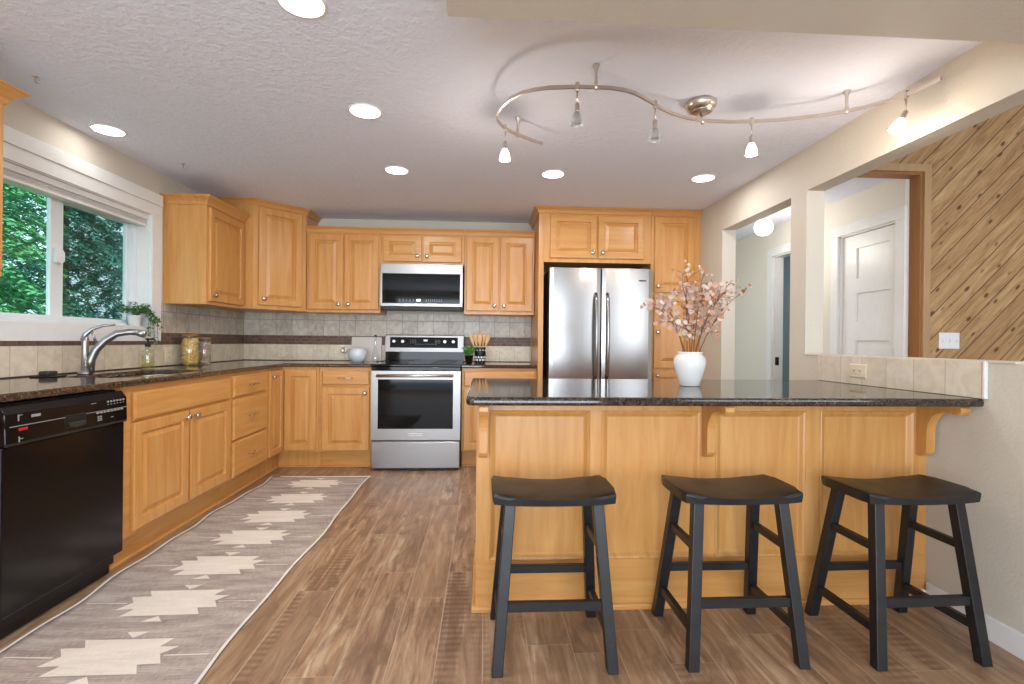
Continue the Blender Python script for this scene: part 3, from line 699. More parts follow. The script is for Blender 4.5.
# faucet
FXY = Vector((-2.215, 2.885, 0)); fdir = (Vector((-1.965, 2.965, 0)) - FXY).normalized()
fa = thing('kitchen_faucet', 'brushed steel single-lever faucet with long arched spout behind the sink', 'faucet', (FXY.x, FXY.y, .914))
def fp(s, z): return FXY + fdir * s + ZV * z
RL = (Vector((-1.965, 2.965, 0)) - FXY).length
bm = B(); lathe(bm, [(.034, .9145), (.034, .922), (.028, .928), (.019, .932), (.0165, 1.05), (.017, 1.09), (.016, 1.118), (.010, 1.125)], (FXY.x, FXY.y, 0), n=24); obj('faucet_body', bm, 'faucet', fa)
bm = B(); tube(bm, [fp(.022, .918), fp(.026, .99), fp(.048, 1.05), fp(.09, 1.102), fp(RL * .55, 1.142), fp(RL * .78, 1.153), fp(RL * .93, 1.150)], [.021, .021, .0205, .020, .019, .018, .018], 14); obj('spout', bm, 'faucet', fa)
bm = B(); tube(bm, [fp(RL * .90, 1.151), fp(RL * .97, 1.146), fp(RL * 1.06, 1.137)], [.0175, .021, .019], 14); obj('spray_head', bm, 'faucet', fa)
bm = B(); tube(bm, [fp(-.006, 1.10), fp(0, 1.135), fp(.03, 1.165), fp(.08, 1.186), fp(.135, 1.192)], [.017, .014, .009, .007, .007], 12); obj('lever', bm, 'faucet', fa)
bm = B(); tube(bm, [fp(.028, 1.160), fp(.036, 1.13), fp(.05, 1.085)], [.006, .006, .008], 10); obj('link_stem', bm, 'faucet', fa)
# things on the left worktop
t = thing('sponge_holder', 'small dark sponge holder on the worktop left of the faucet', 'holder', (-2.225, 2.66, .9145))
bm = B(); box(bm, -2.28, -2.175, 2.62, 2.72, .9145, .921, .003); obj('tray', bm, 'blackmatte', t)
bm = B(); box(bm, -2.255, -2.205, 2.64, 2.70, .9215, .944, .006); obj('sponge', bm, 'darkgrey', t)
t = thing('soap_dispenser', 'clear bottle of yellow soap with black pump beside the sink', 'soap dispenser', (-2.235, 3.43, .9145))
def bottle(bm, o, prof, n=24): lathe(bm, prof, o, n=n)
o = (-2.235, 3.43, .9145)
bm = B(); bottle(bm, o, [(.034, 0), (.037, .004), (.037, .10), (.030, .122), (.013, .132), (.013, .145)]); obj('bottle', bm, 'glass', t)
bm = B(); bottle(bm, o, [(.030, .004), (.033, .006), (.033, .085), (.030, .087)]); obj('soap', bm, 'soap', t)
bm = B(); bottle(bm, o, [(.015, .1455), (.017, .147), (.017, .166), (.006, .168), (.006, .190), (.014, .192), (.014, .200), (.008, .203)], 16); tube(bm, [(-2.235, 3.43, 1.112), (-2.205, 3.43, 1.111), (-2.185, 3.43, 1.104)], .005, 8); obj('pump', bm, 'blackmatte', t)
def jar(name, label, x, y, h, r, fill, content, lumps, seed):
    rr = random.Random(seed); t = thing(name, label, 'jar', (x, y, .9145), 'glass jars on the left worktop')
    bm = B(); lathe(bm, [(r * .92, 0), (r, .006), (r, h * .86), (r * .86, h * .9), (r * .86, h * .93)], (x, y, .9145), cap1=False); obj('glass_jar', bm, 'glass', t)
    bm = B()
    for k in range(lumps):
        lev = k / lumps; a = rr.random() * 2 * PI; q = r * (.62 + .14 * rr.random()); cz = .9145 + .012 + lev * h * fill
        s = r * .24
        mtx = Matrix.Translation((x + q * math.cos(a), y + q * math.sin(a), cz)) @ Matrix.Rotation(rr.random() * 3, 4, 'X') @ Matrix.Rotation(rr.random() * 3, 4, 'Z') @ Matrix.Diagonal((s * 1.3, s * .75, s * .75, 1))
        bmesh.ops.create_icosphere(bm, subdivisions=1, radius=1, matrix=mtx)
    lathe(bm, [(r * .5, .004), (r * .66, .01), (r * .66, h * fill), (r * .3, h * fill + .006)], (x, y, .9145), n=16)
    obj('contents', bm, content, t)
    bm = B(); lathe(bm, [(r * .84, h * .93), (r * .95, h * .932), (r * .95, h * .985), (r * .5, h)], (x, y, .9145)); obj('lid', bm, 'cork', t)
jar('storage_jar', 'taller glass jar of yellow pasta on the worktop near the corner', -2.235, 3.905, .238, .058, .80, 'pasta', 170, 1)
jar('storage_jar', 'shorter glass jar of mixed beans right of the pasta jar', -2.215, 4.062, .215, .048, .76, 'beans', 170, 2)

# window-sill plant
t = thing('trailing_plant', 'small trailing green plant in a white pot on the window sill', 'plant', (-2.395, 3.525, 1.2))
bm = B(); lathe(bm, [(.030, 0), (.034, .004), (.042, .062), (.045, .064), (.045, .072), (.039, .072), (.037, .05)], (-2.385, 3.525, 1.2), cap1=False); obj('pot', bm, 'ceramic', t)
bm = B(); bm2 = B(); rr = random.Random(4)
def leaf_quad(bm, p, d, s, w=.55, mi=0):
    d = Vector(d).normalized(); side = d.cross(Vector((rr.random() - .5, rr.random() - .5, 1.0))).normalized(); nn = side.cross(d)
    vs = [bm.verts.new(p), bm.verts.new(p + d * s * .35 + side * s * w * .8 + nn * s * .12), bm.verts.new(p + d * s * .75 + side * s * w * .6 + nn * s * .1), bm.verts.new(p + d * s), bm.verts.new(p + d * s * .75 - side * s * w * .6 + nn * s * .1), bm.verts.new(p + d * s * .35 - side * s * w * .8 + nn * s * .12)]
    f = bm.faces.new(vs); f.material_index = mi
for k in range(26):
    a = rr.random() * 2 * PI
    if k < 9: ex, ey, ez = rr.uniform(.08, .12), rr.uniform(.0, .09), rr.uniform(-.19, -.02)
    else: ex, ey, ez = .06 * math.cos(a), .09 * math.sin(a), rr.uniform(.06, .12) - .02
    pts = [Vector((-2.385, 3.525, 1.262)), Vector((-2.385 + ex * .6, 3.525 + ey * .5, 1.262 + .055)), Vector((-2.385 + ex, 3.525 + ey * .9, 1.262 + ez * .35 + .02)), Vector((-2.385 + ex * 1.02, 3.525 + ey, 1.262 + ez))]
    tube(bm2, pts, .0014, 5)
    for i in range(14):
        q = .25 + .75 * i / 13 * 1.0; s_ = q * 3; j = min(int(s_), 2); p = pts[j].lerp(pts[j + 1], s_ - j)
        leaf_quad(bm, p + Vector((rr.uniform(-.008, .008), rr.uniform(-.012, .012), rr.uniform(-.008, .008))), (rr.uniform(-.3, 1), rr.uniform(-1, 1), rr.uniform(-.8, .5)), rr.uniform(.016, .026))
obj('leaves', bm, 'vine', t); obj('vines', bm2, 'vine', t)

# ------------------------------------------------------------------ dishwasher
DX = -1.700
dw = thing('dishwasher', 'black built-in dishwasher at the left edge under the granite worktop', 'dishwasher', (-1.98, 2.15, 0))
bm = B(); box(bm, -2.30, DX - .045, 1.848, 2.452, .05, .872); obj('tub', bm, 'blackmatte', dw)
bm = B(); box(bm, -2.28, -1.782, 1.850, 2.450, .0, .050); box(bm, -1.782, -1.762, 1.850, 2.450, .004, .105, .003); obj('kick_plate', bm, 'blackmatte', dw)
bm = B(); box(bm, DX - .043, DX, 1.850, 2.450, .108, .722, .006, 2); obj('door_panel', bm, 'blackplastic', dw)
bm = B(); prism(bm, [(DX - .043, .724), (DX + .010, .724), (DX + .014, .735), (DX + .010, .84), (DX - .012, .868), (DX - .043, .868)], lambda x, z: (x, 1.850, z), lambda x, z: (x, 2.450, z), bev=.004)
cp = obj('control_panel', bm, 'blackplastic', dw)
def dpx(z): return DX + .0145 - .004 * (z - .735) / .105
def dmark(bm, y0, y1, z0, z1): x = dpx(z0); box(bm, x - .002, x + .0012, y0, y1, z0, z1)
bm = B(); box(bm, dpx(.77) - .004, dpx(.77) + .001, 2.098, 2.208, .746, .800, .004); obj('handle_recess', bm, 'blackmatte', cp)
bm = B(); prism(bm, [(2.108, .770), (2.198, .770), (2.185, .752), (2.153, .746), (2.121, .752)], lambda y, z: (dpx(z), y, z), lambda y, z: (dpx(z) + .006, y, z), bev=.002); obj('latch', bm, 'darkgrey', cp)
bm = B()
dmark(bm, 1.865, 2.449, .7925, .7950); dmark(bm, 1.952, 1.990, .818, .828)
for i in range(8): dmark(bm, 2.262 + i * .0205, 2.277 + i * .0205, .784, .791)
for i in range(6): dmark(bm, 2.325 + i * .019, 2.336 + i * .019, .826, .834); dmark(bm, 2.327 + i * .019, 2.334 + i * .019, .816, .819)
for y in (1.898,): dmark(bm, y, y + .004, .812, .835); dmark(bm, y, y + .018, .831, .834); dmark(bm, y, y + .004, .735, .755); dmark(bm, y, y + .018, .745, .748)
dmark(bm, 2.235, 2.262, .830, .833)
for i in range(2):
    for j in range(3): dmark(bm, 2.268 + i * .014, 2.278 + i * .014, .752 + j * .008, .757 + j * .008)
dmark(bm, 2.345, 2.360, .757, .760)
obj('printed_marks', bm, 'print', cp)
bm = B(); dmark(bm, 1.900, 1.935, .776, .786); obj('red_label', bm, 'red', cp, 'small red label')

# ------------------------------------------------------------------ range
RX0, RX1, RY = -.955, -.197, 4.282
rg = thing('stove', 'freestanding stainless range with black glass cooktop between the base cabinets', 'stove', ((RX0 + RX1) / 2, 4.6, 0))
bm = B(); box(bm, RX0, RX1, RY + .035, 4.945, .03, .893); box(bm, RX0 + .02, RX1 - .02, RY + .06, 4.90, 0, .03); obj('body', bm, 'darkgrey', rg)
bm = B(); box(bm, RX0, RX1, RY, RY + .034, .022, .255, .004); rect_rings(bm, Face((0, RY, 0), (1, 0, 0), (0, -1, 0)), RX0 + .004, RX1 - .004, .026, .250, [(0, 0), (.004, .002), (.01, .002)]); obj('drawer_front', bm, 'steel', rg)
bm = B(); box(bm, RX0 + .335, RX0 + .42, RY + .01, RY + .03, .005, .022); obj('foot', bm, 'darkgrey', rg)
# oven door: steel frame with window
bm = B(); wx0, wx1, wz0, wz1 = -.899, -.260, .362, .786; z0, z1 = .266, .858
for a_ in ((RX0, wx0, z0, z1), (wx1, RX1, z0, z1), (wx0, wx1, z0, wz0), (wx0, wx1, wz1, z1)): box(bm, a_[0], a_[1], RY, RY + .034, a_[2], a_[3])
od = obj('oven_door', bm, 'steel', rg)
bm = B(); box(bm, wx0, wx1, RY + .001, RY + .02, wz0, wz1); obj('door_glass', bm, 'blackglass', od)
bm = B(); tube(bm, [(-.905, RY - .042, .817), (-.26, RY - .042, .821)], .0125, 14)
for x in (-.885, -.28): box(bm, x - .012, x + .012, RY - .042, RY, .807, .829, .003)
obj('handle', bm, 'nickel', od)
bm = B(); box(bm, -.640, -.520, RY - .003, RY, .300, .326, .002); bd = obj('badge', bm, 'chrome', od)
bm = B()
for i in range(9): box(bm, -.632 + i * .0125, -.624 + i * .0125, RY - .0042, RY - .003, .307, .319)
obj('badge_lettering', bm, 'print', bd)
bm = B(); box(bm, RX0 - .006, RX1 + .006, RY - .004, 4.90, .894, .916, .006, 3); box(bm, RX0, RX1, RY - .002, RY + .034, .861, .894, .004); ct = obj('cooktop', bm, 'blackglass', rg)
for x, y, r in ((-.78, 4.44, .115), (-.37, 4.44, .095), (-.78, 4.70, .08), (-.37, 4.70, .11)):
    bm = B(); lathe(bm, [(r, 0), (r, .0008), (r - .004, .0008), (r - .004, 0)], (x, y, .9162), n=36, cap0=False, cap1=False); obj('burner_ring', bm, 'darkgrey', ct)
# back console
bm = B(); prism(bm, [(4.86, .916), (4.945, .916), (4.945, 1.02), (4.86, 1.02)], lambda y, z: (RX0 + .004, y, z), lambda y, z: (RX1 - .004, y, z)); obj('console_base', bm, 'blackglass', rg)
bm = B(); prism(bm, [(4.850, 1.012), (4.945, 1.012), (4.945, 1.176), (4.885, 1.176), (4.868, 1.168)], lambda y, z: (RX0 - .002, y, z), lambda y, z: (RX1 + .002, y, z), bev=.004); cs = obj('console', bm, 'steel', rg)
def cy(z): return 4.850 + (z - 1.012) * .018 / .156
bm = B(); prism(bm, [(cy(1.050) - .003, 1.050), (cy(1.05) + .004, 1.050), (cy(1.152) + .004, 1.152), (cy(1.152) - .003, 1.152)], lambda y, z: (-.908, y, z), lambda y, z: (-.254, y, z)); cg = obj('control_glass', bm, 'blackglass', cs)
for x in (-.866, -.782, -.378, -.296):
    bm = B(); lathe(bm, [(.024, 0), (.024, .006), (.020, .010), (.018, .026), (.014, .030)], (x, cy(1.108) - .003, 1.108), (0, -1, .1), 20); obj('knob', bm, 'chrome', cs)
bm = B(); box(bm, -.585, -.548, cy(1.122) - .0045, cy(1.122) - .003, 1.114, 1.130); obj('clock_display', bm, 'display_dim', cg)
bm = B()
for i in range(9): box(bm, -.665 + i * .024, -.655 + i * .024, cy(1.085) - .0045, cy(1.085) - .003, 1.083, 1.087)
for i in range(4):
    for j in range(3): box(bm, -.715 + i * .016, -.708 + i * .016, cy(1.10) - .0045, cy(1.1) - .003, 1.095 + j * .014, 1.099 + j * .014); box(bm, -.475 + i * .014, -.468 + i * .014, cy(1.10) - .0045, cy(1.1) - .003, 1.095 + j * .014, 1.099 + j * .014)
obj('printed_marks', bm, 'print', cg)

# microwave
mw = thing('microwave', 'stainless over-the-range microwave hanging under the short wall cabinet', 'microwave', (-.575, 4.78, 1.41))
MX0, MX1, MY = -.948, -.200, 4.580
bm = B(); box(bm, MX0, MX1, MY + .03, YB - .012, 1.418, 1.825); obj('housing', bm, 'darkgrey', mw)
bm = B(); FM = Face((0, MY, 0), (1, 0, 0), (0, -1, 0)); box(bm, MX0, MX1, MY, MY + .029, 1.732, 1.824, .003); obj('top_panel', bm, 'steel', mw)
bm = B(); box(bm, MX0, MX1, MY, MY + .029, 1.432, 1.462, .003); box(bm, MX0, MX0 + .016, MY, MY + .029, 1.462, 1.732); box(bm, MX1 - .024, MX1, MY, MY + .029, 1.462, 1.732); dr = obj('door_frame', bm, 'steel', mw)
bm = B(); box(bm, MX0 + .016, MX1 - .024, MY + .002, MY + .027, 1.462, 1.732); gl = obj('door_glass', bm, 'blackglass', mw)
bm = B(); box(bm, -.620, -.585, MY - .0004, MY + .002, 1.481, 1.498); obj('clock_display', bm, 'display', gl)
bm = B()
for i in range(5):
    for j in range(2): box(bm, -.778 + i * .031, -.768 + i * .031, MY - .0003, MY + .002, 1.482 + j * .014, 1.486 + j * .014)
for i in range(8):
    for j in range(2): box(bm, -.535 + i * .0195, -.528 + i * .0195, MY - .0003, MY + .002, 1.480 + j * .014, 1.490 + j * .010)
obj('printed_marks', bm, 'print', gl)
bm = B(); box(bm, MX0 + .02, MX1 - .02, MY + .02, 4.90, 1.408, 1.4175); obj('vent_grille', bm, 'blackmatte', mw)

# ------------------------------------------------------------------ refrigerator
rf = thing('refrigerator', 'stainless french-door refrigerator in the maple surround', 'refrigerator', (1.015, 4.6, 0))
bm = B(); box(bm, .562, 1.468, 4.335, 4.93, .03, 1.752); box(bm, .60, 1.43, 4.40, 4.9, 0, .03); box(bm, .575, .66, 4.27, 4.38, 1.752, 1.772, .004); box(bm, 1.37, 1.455, 4.27, 4.38, 1.752, 1.772, .004); obj('body', bm, 'darkgrey', rf)
def fdoor(x0, x1, z0, z1, name, lean):
    bm = B(); n = 12; ring = []
    for i in range(n + 1):
        q = i / n; x = x0 + (x1 - x0) * q
        edge = min(q, 1 - q) * (x1 - x0); rd = .014
        e = rd - math.sqrt(max(0, rd * rd - (rd - min(edge, rd)) ** 2))
        y = 4.254 - .008 * math.sin(PI * (.15 + .7 * (q if lean > 0 else 1 - q))) + e
        ring.append((x, y))
    xs = sorted(set([x0 + .004, x1 - .004])); ring = [ring[0], (x0 + .004, ring[0][1] - .009), *ring[1:-1], (x1 - .004, ring[-1][1] - .009), ring[-1]]
    outl = ring + [(x1, 4.328), (x0, 4.328)]
    loft(bm, [[(x, y, z0) for x, y in outl], [(x, y, z1) for x, y in outl]], smooth=False)
    for f in bm.faces:
        if f.normal.y < -.3 and len(f.verts) == 4: f.smooth = True
    return obj(name, bm, 'steel_v', rf)
d1 = fdoor(.560, 1.0125, .70, 1.764, 'left_door', 1); d2 = fdoor(1.0185, 1.471, .70, 1.764, 'right_door', -1); d3 = fdoor(.560, 1.471, .06, .69, 'freezer_drawer', 1)
def fhandle(x, par):
    bm = B(); pts = []; rad = []
    for i in range(15):
        q = i / 14; z = .80 + q * .745; y = 4.246 - .050 * math.sin(PI * q) ** .45 if 0 < q < 1 else 4.250
        pts.append((x, y, z)); rad.append(.0155)
    tube(bm, pts, rad, 12); obj('handle', bm, 'steel_v', par)
fhandle(.965, d1); fhandle(1.066, d2)
bm = B(); tube(bm, [(.66, 4.245, .60), (.68, 4.195, .60), (1.35, 4.195, .60), (1.37, 4.245, .60)], .013, 12); obj('handle', bm, 'steel_v', d3)
bm = B()
for i in range(7): box(bm, 1.345 + i * .0095, 1.352 + i * .0095, 4.2435, 4.2465, 1.655, 1.666)
obj('brand_badge', bm, 'darkgrey', d2)

# ------------------------------------------------------------------ peninsula
pn = thing('peninsula_cabinet', 'long maple peninsula cabinet with four recessed panels behind the stools', 'cabinet', (.94, 2.4, 0))
PY = 2.058; PX0, PX1 = -.026, XR - .001
FP = Face((0, PY, 0), (1, 0, 0), (0, -1, 0))
bm = B(); box(bm, PX0 + .001, PX1, PY + .020, 2.70, .0, .8815)
obj('cabinet_body', bm, 'maple_z', pn)
pans = [(.028, .449), (.500, .924), (.992, 1.388), (1.455, 1.877)]
PZ0, PZ1 = .208, .831
bm = B(); xs = [PX0] + [v for p in pans for v in p] + [PX1]
box(bm, PX0, PX1, PY, PY + .02, PZ1, .8815); 
for i in range(0, len(xs), 2): box(bm, xs[i], xs[i + 1], PY, PY + .02, PZ0, PZ1)
obj('face_frame', bm, 'maple_z', pn)
bm = B(); box(bm, PX0, PX1, PY - .004, PY + .02, 0, PZ0, .003, 1); obj('base_rail', bm, 'maple_x', pn)
bm = B(); prism(bm, [(PY - .004, .0), (PY - .016, .0), (PY - .016, .012), (PY - .011, .020), (PY - .004, .024)], lambda y, z: (PX0 - .014, y, z), lambda y, z: (PX1, y, z)); box(bm, PX0 - .014, PX0, PY - .004, 2.70, 0, .022, .003, 1); obj('shoe_moulding', bm, 'maple_x', pn)
for u0, u1 in pans:
    bm = B(); rect_rings(bm, FP, u0 - .001, u1 + .001, PZ0 - .001, PZ1 + .001, [(0, -.015), (0, .003), (.004, .005), (.012, .001), (.022, -.008), (.027, -.011), (.03, -.011)])
    obj('panel', bm, 'maple_z', pn)
def corbel(x0, x1):
    bm = B(); Y = PY - .0005
    D, H = .205, .240
    P = [(0, 0), (D - .012, 0), (D, -.010), (D, -.026), (D - .014, -.040), (D - .034, -.040), (D - .046, -.032), (D - .07, -.034)]
    for i in range(9):
        a = PI / 2 * i / 8; P.append((.052 + (D - .125) * (1 - math.sin(a)), -.034 - .098 * (1 - math.cos(a)) - .0))
    P += [(.052, -.215), (.044, -.228), (.024, -H), (0, -H)]
    prism(bm, [(Y - d, .8815 + z) for d, z in P], lambda y, z: (x0, y, z), lambda y, z: (x1, y, z), bev=.002)
    obj('corbel', bm, 'maple_z', pn)
corbel(-.016, .020); corbel(.931, .967); corbel(1.888, 1.928)

# ------------------------------------------------------------------ bar stools
st = thing('bar_stool', 'black wooden saddle-seat stool nearest the stove, leftmost of the three', 'bar stool', (.2515, 1.832, 0), 'black bar stools')
base = Vector(st.location); sw, sd = .438, .264
def loc(x, y, z): return base + Vector((x, y, z))
bm = B(); nx, ny = 16, 8; top = []; bot = []
SYC = -.022   # seat centre relative to the footprint centre
for j in range(ny + 1):
    rt_, rb_ = [], []
    for i in range(nx + 1):
        qx = i / nx * 2 - 1; qy = j / ny * 2 - 1
        ax = abs(qx) ** 6; ay = abs(qy) ** 6
        x = qx * sw / 2 * (1 - .030 * ay); y = SYC + qy * sd / 2 * (1 - .06 * ax)
        z = .581 + .022 * qx * qx - .004 * max(ax, ay)
        rt_.append(bm.verts.new(loc(x, y, z))); rb_.append(bm.verts.new(loc(x * .985, SYC + (y - SYC) * .97, .561 - .006 * (1 - qx * qx))))
    top.append(rt_); bot.append(rb_)
for j in range(ny):
    for i in range(nx):
        f = bm.faces.new((top[j][i], top[j][i + 1], top[j + 1][i + 1], top[j + 1][i])); f.smooth = True
        bm.faces.new((bot[j + 1][i], bot[j + 1][i + 1], bot[j][i + 1], bot[j][i]))
ring = [(0, i) for i in range(nx)] + [(j, nx) for j in range(ny)] + [(ny, i) for i in range(nx, 0, -1)] + [(j, 0) for j in range(ny, 0, -1)]
side = []
for k in range(len(ring)):
    a, b = ring[k], ring[(k + 1) % len(ring)]
    bm.faces.new((top[a[0]][a[1]], bot[a[0]][a[1]], bot[b[0]][b[1]], top[b[0]][b[1]]))
bm.edges.ensure_lookup_table()
re = [bm.edges.get((top[ring[k][0]][ring[k][1]], top[ring[(k + 1) % len(ring)][0]][ring[(k + 1) % len(ring)][1]])) for k in range(len(ring))]
bmesh.ops.bevel(bm, geom=[e for e in re if e], offset=.011, segments=4, affect='EDGES', profile=.5)
obj('seat', bm, 'black_wood', st)
LG = {}
for sx in (-1, 1):
    for sy in (-1, 1):
        foot = (sx * .196, sy * .172, 0); head = (sx * .154, (-.104 if sy < 0 else .075), .563); LG[sx, sy] = (Vector(foot), Vector(head))
        bm = B(); beam(bm, base + Vector(foot), base + Vector(head), .038, .036); obj('leg', bm, 'black_wood', st)
def on(sx, sy, z):
    f, h = LG[sx, sy]; return base + f.lerp(h, z / .563)
def rail(a, b, w, h): bm = B(); bar(bm, a, b, w, h); obj('stretcher', bm, 'black_wood', st)
rail(on(-1, -1, .214), on(1, -1, .214), .022, .032)
rail(on(-1, 1, .214), on(1, 1, .214), .022, .030)
for sx in (-1, 1):
    rail(on(sx, -1, .396), on(sx, 1, .396), .022, .028); rail(on(sx, -1, .122), on(sx, 1, .122), .022, .030)
dup(st, (.9205, 1.830, 0), 'black wooden saddle-seat stool in the middle of the three at the peninsula')
dup(st, (1.568, 1.812, 0), 'black wooden saddle-seat stool nearest the beige right wall', .02)

# ------------------------------------------------------------------ rug
rr = random.Random(9)
rug = thing('runner_rug', 'taupe flatweave runner with cream stepped diamonds on the kitchen floor', 'rug', (-1.3, 2.7, 0))
ys = [1.15 + i * (4.105 - 1.15) / 60 for i in range(61)]
def le(y): return -1.700 + .012 * math.sin(y * 7.1) + .012 * math.sin(y * 3.3 + 1) + .006 * math.sin(y * 15)
def re_(y): return -.915 + .008 * math.sin(y * 4.1 + 2) + .005 * math.sin(y * 9.3)
def lz(y): return .004 + .006 * max(0, math.sin(y * 7.1 + .5))
bm = B(); gx = 20; gridv = []
for y in ys:
    a, b = le(y), re_(y); row = []
    for i in range(gx + 1):
        q = i / gx; z = .0065 + (lz(y) * (1 - q / .15) if q < .15 else 0) + .0015 * math.sin(y * 5 + q * 4)
        row.append(bm.verts.new((a + (b - a) * q, y, z)))
    gridv.append(row)
for r0, r1 in zip(gridv, gridv[1:]):
    for i in range(gx):
        f = bm.faces.new((r0[i], r0[i + 1], r1[i + 1], r1[i])); f.smooth = True
r = bmesh.ops.extrude_face_region(bm, geom=list(bm.faces))
bmesh.ops.translate(bm, vec=(0, 0, -.005), verts=[g for g in r['geom'] if isinstance(g, bmesh.types.BMVert)])
obj('woven_field', bm, 'rug_grey', rug)
def rz(x, y):
    a, b = le(y), re_(y); q = (x - a) / (b - a); return .0065 + (lz(y) * (1 - q / .15) if 0 <= q < .15 else 0) + .0015 * math.sin(y * 5 + q * 4) + .0012
def flat(bm, P, th=.0012):
    vs = [bm.verts.new((x, y, rz(x, y) + .0004)) for x, y in P]
    es = [bm.edges.new((vs[i], vs[(i + 1) % len(vs)])) for i in range(len(vs))]
    bmesh.ops.triangle_fill(bm, edges=es, use_beauty=True)
DIA = [(.157, .10), (.136, .052), (.203, .05), (.164, .007), (.197, -.045), (.122, -.048), (.154, -.097), (-.153, -.099), (-.13, -.046), (-.203, -.049), (-.168, .007), (-.207, .053), (-.125, .054), (-.16, .102)]
cyc = [1.454 - .345, 1.454, 1.800, 2.157, 2.503, 2.852, 3.183, 3.535, 3.900]
bm = B()
for cyy in cyc:
    if cyy < 1.25: continue
    cx = -1.290; k = 1.0
    flat(bm, [(cx + x * k, cyy + y * 1.0) for x, y in DIA])
    flat(bm, [(cx - .044, cyy + .148), (cx + .002, cyy + .108), (cx + .037, cyy + .148)]); flat(bm, [(cx - .044, cyy - .142), (cx + .037, cyy - .142), (cx + .002, cyy - .103)])
    flat(bm, [(cx - .35, cyy + .003), (cx - .19, cyy + .003), (cx - .19, cyy - .003), (cx - .35, cyy - .003)]); flat(bm, [(cx + .18, cyy + .003), (cx + .335, cyy + .003), (cx + .335, cyy - .003), (cx + .18, cyy - .003)])
obj('diamond_pattern', bm, 'rug_cream', rug)
bm = B()
for fn, sgn in ((le, 1), (re_, -1)):
    for y0, y1 in zip(ys, ys[1:]):
        zz = (.0085 + (lz(y0) if sgn > 0 else 0), .0085 + (lz(y1) if sgn > 0 else 0))
        q = [(fn(y0), y0, zz[0]), (fn(y0) + sgn * .012, y0, zz[0] - .0003), (fn(y1) + sgn * .012, y1, zz[1] - .0003), (fn(y1), y1, zz[1])]
        bm.faces.new([bm.verts.new(p) for p in q])
        q = [(fn(y0), y0, zz[0]), (fn(y1), y1, zz[1]), (fn(y1), y1, .002), (fn(y0), y0, .002)]
        bm.faces.new([bm.verts.new(p) for p in q])
box(bm, le(4.1), re_(4.1), 4.092, 4.108, .002, .0095)
obj('selvage', bm, 'rug_cream', rug)

# ------------------------------------------------------------------ vase with dried branches
VX, VY = .993, 2.335
v = thing('vase', 'white glazed vase holding pink dried branches on the peninsula', 'vase', (VX, VY, .9145))
bm = B(); lathe(bm, [(.044, 0), (.047, .003), (.055, .035), (.069, .080), (.0745, .110), (.072, .132), (.060, .148), (.054, .153), (.058, .158), (.059, .163), (.055, .164), (.048, .150), (.045, .13)], (VX, VY, .9145), n=36, cap1=False); obj('vase_body', bm, 'ceramic', v)
rr = random.Random(21)
tips = [(-.185, -.03, 1.30, 'leftmost'), (-.13, .05, 1.33, 'second from left'), (-.06, -.05, 1.45, 'tall left of centre'), (-.005, .06, 1.50, 'tallest, at the centre'), (.03, -.06, 1.38, 'front centre'), (.085, .04, 1.47, 'tall right of centre'), (.15, -.03, 1.36, 'leaning right'), (.225, .05, 1.43, 'right with small buds'), (.26, -.02, 1.375, 'rightmost, ending in a round pod')]
def disc(bm, p, rad, mi, rr):
    nrm = Vector((rr.uniform(-1, 1), -1.0 + rr.uniform(-.6, .9), rr.uniform(-.8, .8))).normalized(); _, u, w = frame_of(nrm)
    vc = bm.verts.new(p - nrm * rad * .22); k = 9
    ring = [bm.verts.new(p + (u * math.cos(2 * PI * i / k) + w * math.sin(2 * PI * i / k)) * rad * (1 + .12 * math.sin(3 * i + mi))) for i in range(k)]
    for i in range(k):
        f = bm.faces.new((vc, ring[i], ring[(i + 1) % k])); f.smooth = True; f.material_index = mi
for ti, (dx, dy, zt, where) in enumerate(tips):
    br = thing('dried_branch', 'pink dried leaf branch in the white vase, ' + where, 'branch', (VX, VY, 1.06), 'dried branches in the vase')
    p0 = Vector((VX + dx * .12, VY + dy * .3, .93)); p1 = Vector((VX + dx * .18, VY + dy * .5, 1.09)); p3 = Vector((VX + dx, VY + dy, zt)); p2 = p1.lerp(p3, .55) + Vector((dx * -.06, 0, .03))
    pts = [p0, p1, p1.lerp(p2, .5) + Vector((-dx * .03, 0, .004)), p2, p2.lerp(p3, .5) + Vector((rr.uniform(-.01, .01), 0, .004)), p3]
    bm = B(); tube(bm, pts, [.0030, .0028, .0024, .002, .0016, .001], 6)
    bl = B()
    for k in range(17):
        q = .32 + .68 * (k + rr.random() * .6) / 17; s_ = q * 4.99; j = min(int(s_), 4); p = pts[j].lerp(pts[j + 1], s_ - j)
        off = Vector((rr.uniform(-.062, .062), rr.uniform(-.05, .05), rr.uniform(-.01, .062))) * (1.0 if k < 14 else .5)
        e = p + off; tube(bm, [p, p.lerp(e, .5) + Vector((0, 0, .006)), e], [.0014, .0012, .001], 5)
        dense = e.z < 1.40
        for n_ in range(4 if dense else 2):
            mi = rr.choice([0, 0, 0, 0, 1, 1, 1, 1, 1, 2]) if ti < 7 else rr.choice([0, 0, 2])
            ee = e + Vector((rr.uniform(-.022, .022), rr.uniform(-.02, .02), rr.uniform(-.018, .022)))
            disc(bl, ee, rr.uniform(.007, .015) if dense and ti < 7 else rr.uniform(.004, .009), mi, rr)
    if ti in (0, 8): disc(bl, p3, .016, 2, rr); disc(bl, p3 + Vector((0, .004, 0)), .016, 0, rr)
    obj('stem', bm, 'twig', br); obj('leaves', bl, ['petal_a', 'petal_b', 'petal_c'], br)

